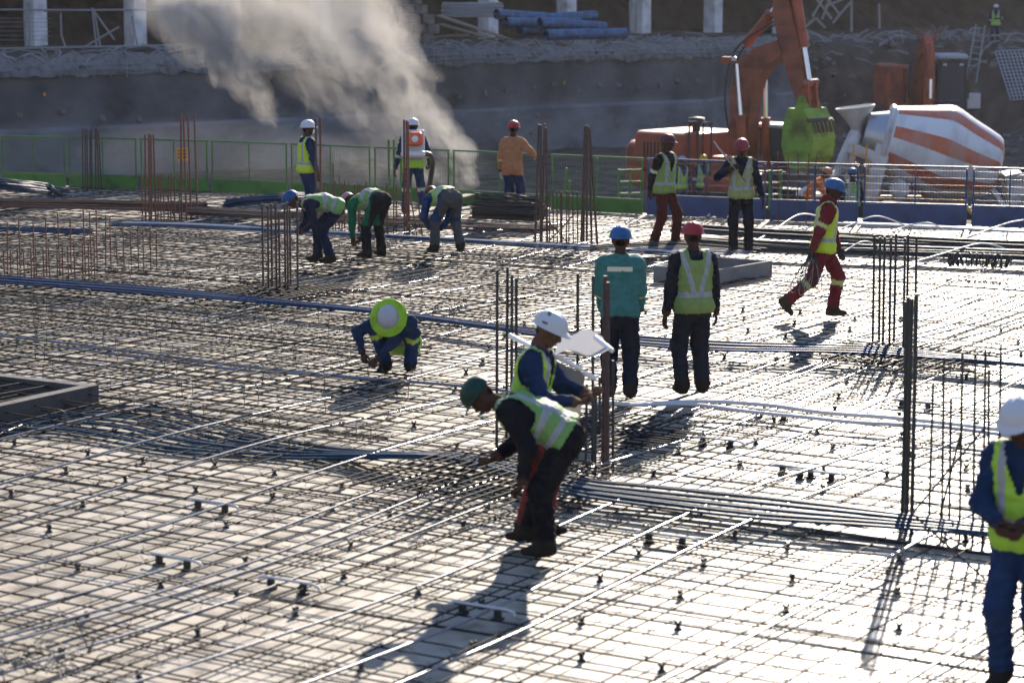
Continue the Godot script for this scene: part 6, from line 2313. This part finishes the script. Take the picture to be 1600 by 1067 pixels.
# ---------------------------------------------------------------- cement dust blown off the deck
func build_smoke() -> void:
	var t := Node3D.new()
	t.name = "smoke"
	add_child(t)
	t.set_meta("kind", "stuff")
	t.set_meta("label", "sunlit cloud of pale cement dust blown up behind the fence")
	t.set_meta("category", "smoke")
	var fm := []
	for k in 14:
		var m := FogMaterial.new()
		m.albedo = Color(0.995, 0.97, 0.925)
		m.density = 0.018 * pow(1.32, k)
		fm.append(m)
	# streams: centre line in the photograph [x, y, radius in metres, density], depth, puffs
	var streams := [
		[[[744, 290, 0.12, 0.5], [730, 262, 0.26, 0.5], [710, 232, 0.42, 0.48], [684, 205, 0.5, 0.45], [655, 172, 0.52, 0.42], [628, 135, 0.66, 0.36], [602, 95, 0.8, 0.32], [575, 55, 0.95, 0.27], [545, 10, 1.1, 0.24], [515, -50, 1.25, 0.22]], 54.0, 300],
		[[[730, 290, 0.2, 0.42], [690, 276, 0.38, 0.36], [650, 262, 0.45, 0.25], [610, 255, 0.45, 0.15], [565, 252, 0.5, 0.1], [510, 245, 0.55, 0.06]], 54.5, 80],
		[[[434, 195, 0.16, 0.2], [414, 168, 0.3, 0.28], [396, 132, 0.45, 0.3], [370, 95, 0.7, 0.3], [340, 60, 0.9, 0.28], [300, 25, 1.05, 0.25], [250, -20, 1.2, 0.2]], 57.0, 200],
		[[[600, 70, 0.9, 0.16], [540, 50, 1.0, 0.2], [480, 40, 1.1, 0.22], [420, 25, 1.1, 0.24], [350, 10, 1.1, 0.2], [240, 5, 0.9, 0.1]], 58.0, 150],
		[[[630, 200, 0.6, 0.1], [570, 180, 0.7, 0.1], [510, 150, 0.8, 0.08], [455, 110, 0.8, 0.08]], 58.0, 60],
	]
	var n := 0
	for s in streams:
		var path: Array = s[0]
		for k in s[2]:
			var f: float = (k + rng.randf()) / float(s[2]) * (path.size() - 1.001)
			var i := int(f)
			var a: Array = path[i]
			var b: Array = path[i + 1]
			var w: float = f - i
			var rad := lerpf(a[2], b[2], w)
			var c := At(lerpf(a[0], b[0], w), lerpf(a[1], b[1], w), s[1])
			var off := Vector3(rng.randfn(0, 0.5), rng.randfn(0, 0.5), rng.randfn(0, 0.6))
			var reach := off.length()
			if reach > 1.25:
				off *= 1.25 / reach
				reach = 1.25
			# broad soft bodies, and thin streaks drawn out along the drift
			var o := FogVolume.new()
			o.shape = RenderingServer.FOG_VOLUME_SHAPE_ELLIPSOID
			var d := lerpf(a[3], b[3], w) * 2.0
			if k % 4 == 0:
				var r := rad * rf(0.6, 1.0)
				o.size = Vector3(r * 1.6, r * 2.2, r * 1.8) * rf(0.8, 1.1)
				d *= 0.2
				off *= 0.6
			else:
				var r := rad * rf(0.1, 0.34)
				o.size = Vector3(r * rf(0.7, 1.3), r * rf(2.2, 4.8), r * rf(1.0, 2.2))
				d *= 1.6 * (1.1 - reach * 0.78)
			o.position = c + off * rad
			o.rotation = Vector3(rf(-0.5, 0.5), rf(-0.5, 0.5), rf(0.0, 1.25))
			o.name = "puff" if n == 0 else "puff_%03d" % n
			o.material = fm[clampi(int(round(log(maxf(d, 0.018) / 0.018) / log(1.32))), 0, 13)]
			t.add_child(o)
			n += 1
	# thin veil low over the far corner
	for q in [[330, 235, 7.0, 1.6, 3.0], [560, 255, 7.0, 1.6, 3.0]]:
		var o := FogVolume.new()
		o.shape = RenderingServer.FOG_VOLUME_SHAPE_ELLIPSOID
		o.size = Vector3(q[2], q[3], q[4])
		o.position = At(q[0], q[1], 62.0)
		o.material = fm[0]
		o.name = "veil" if q[0] == 330 else "veil_001"
		t.add_child(o)
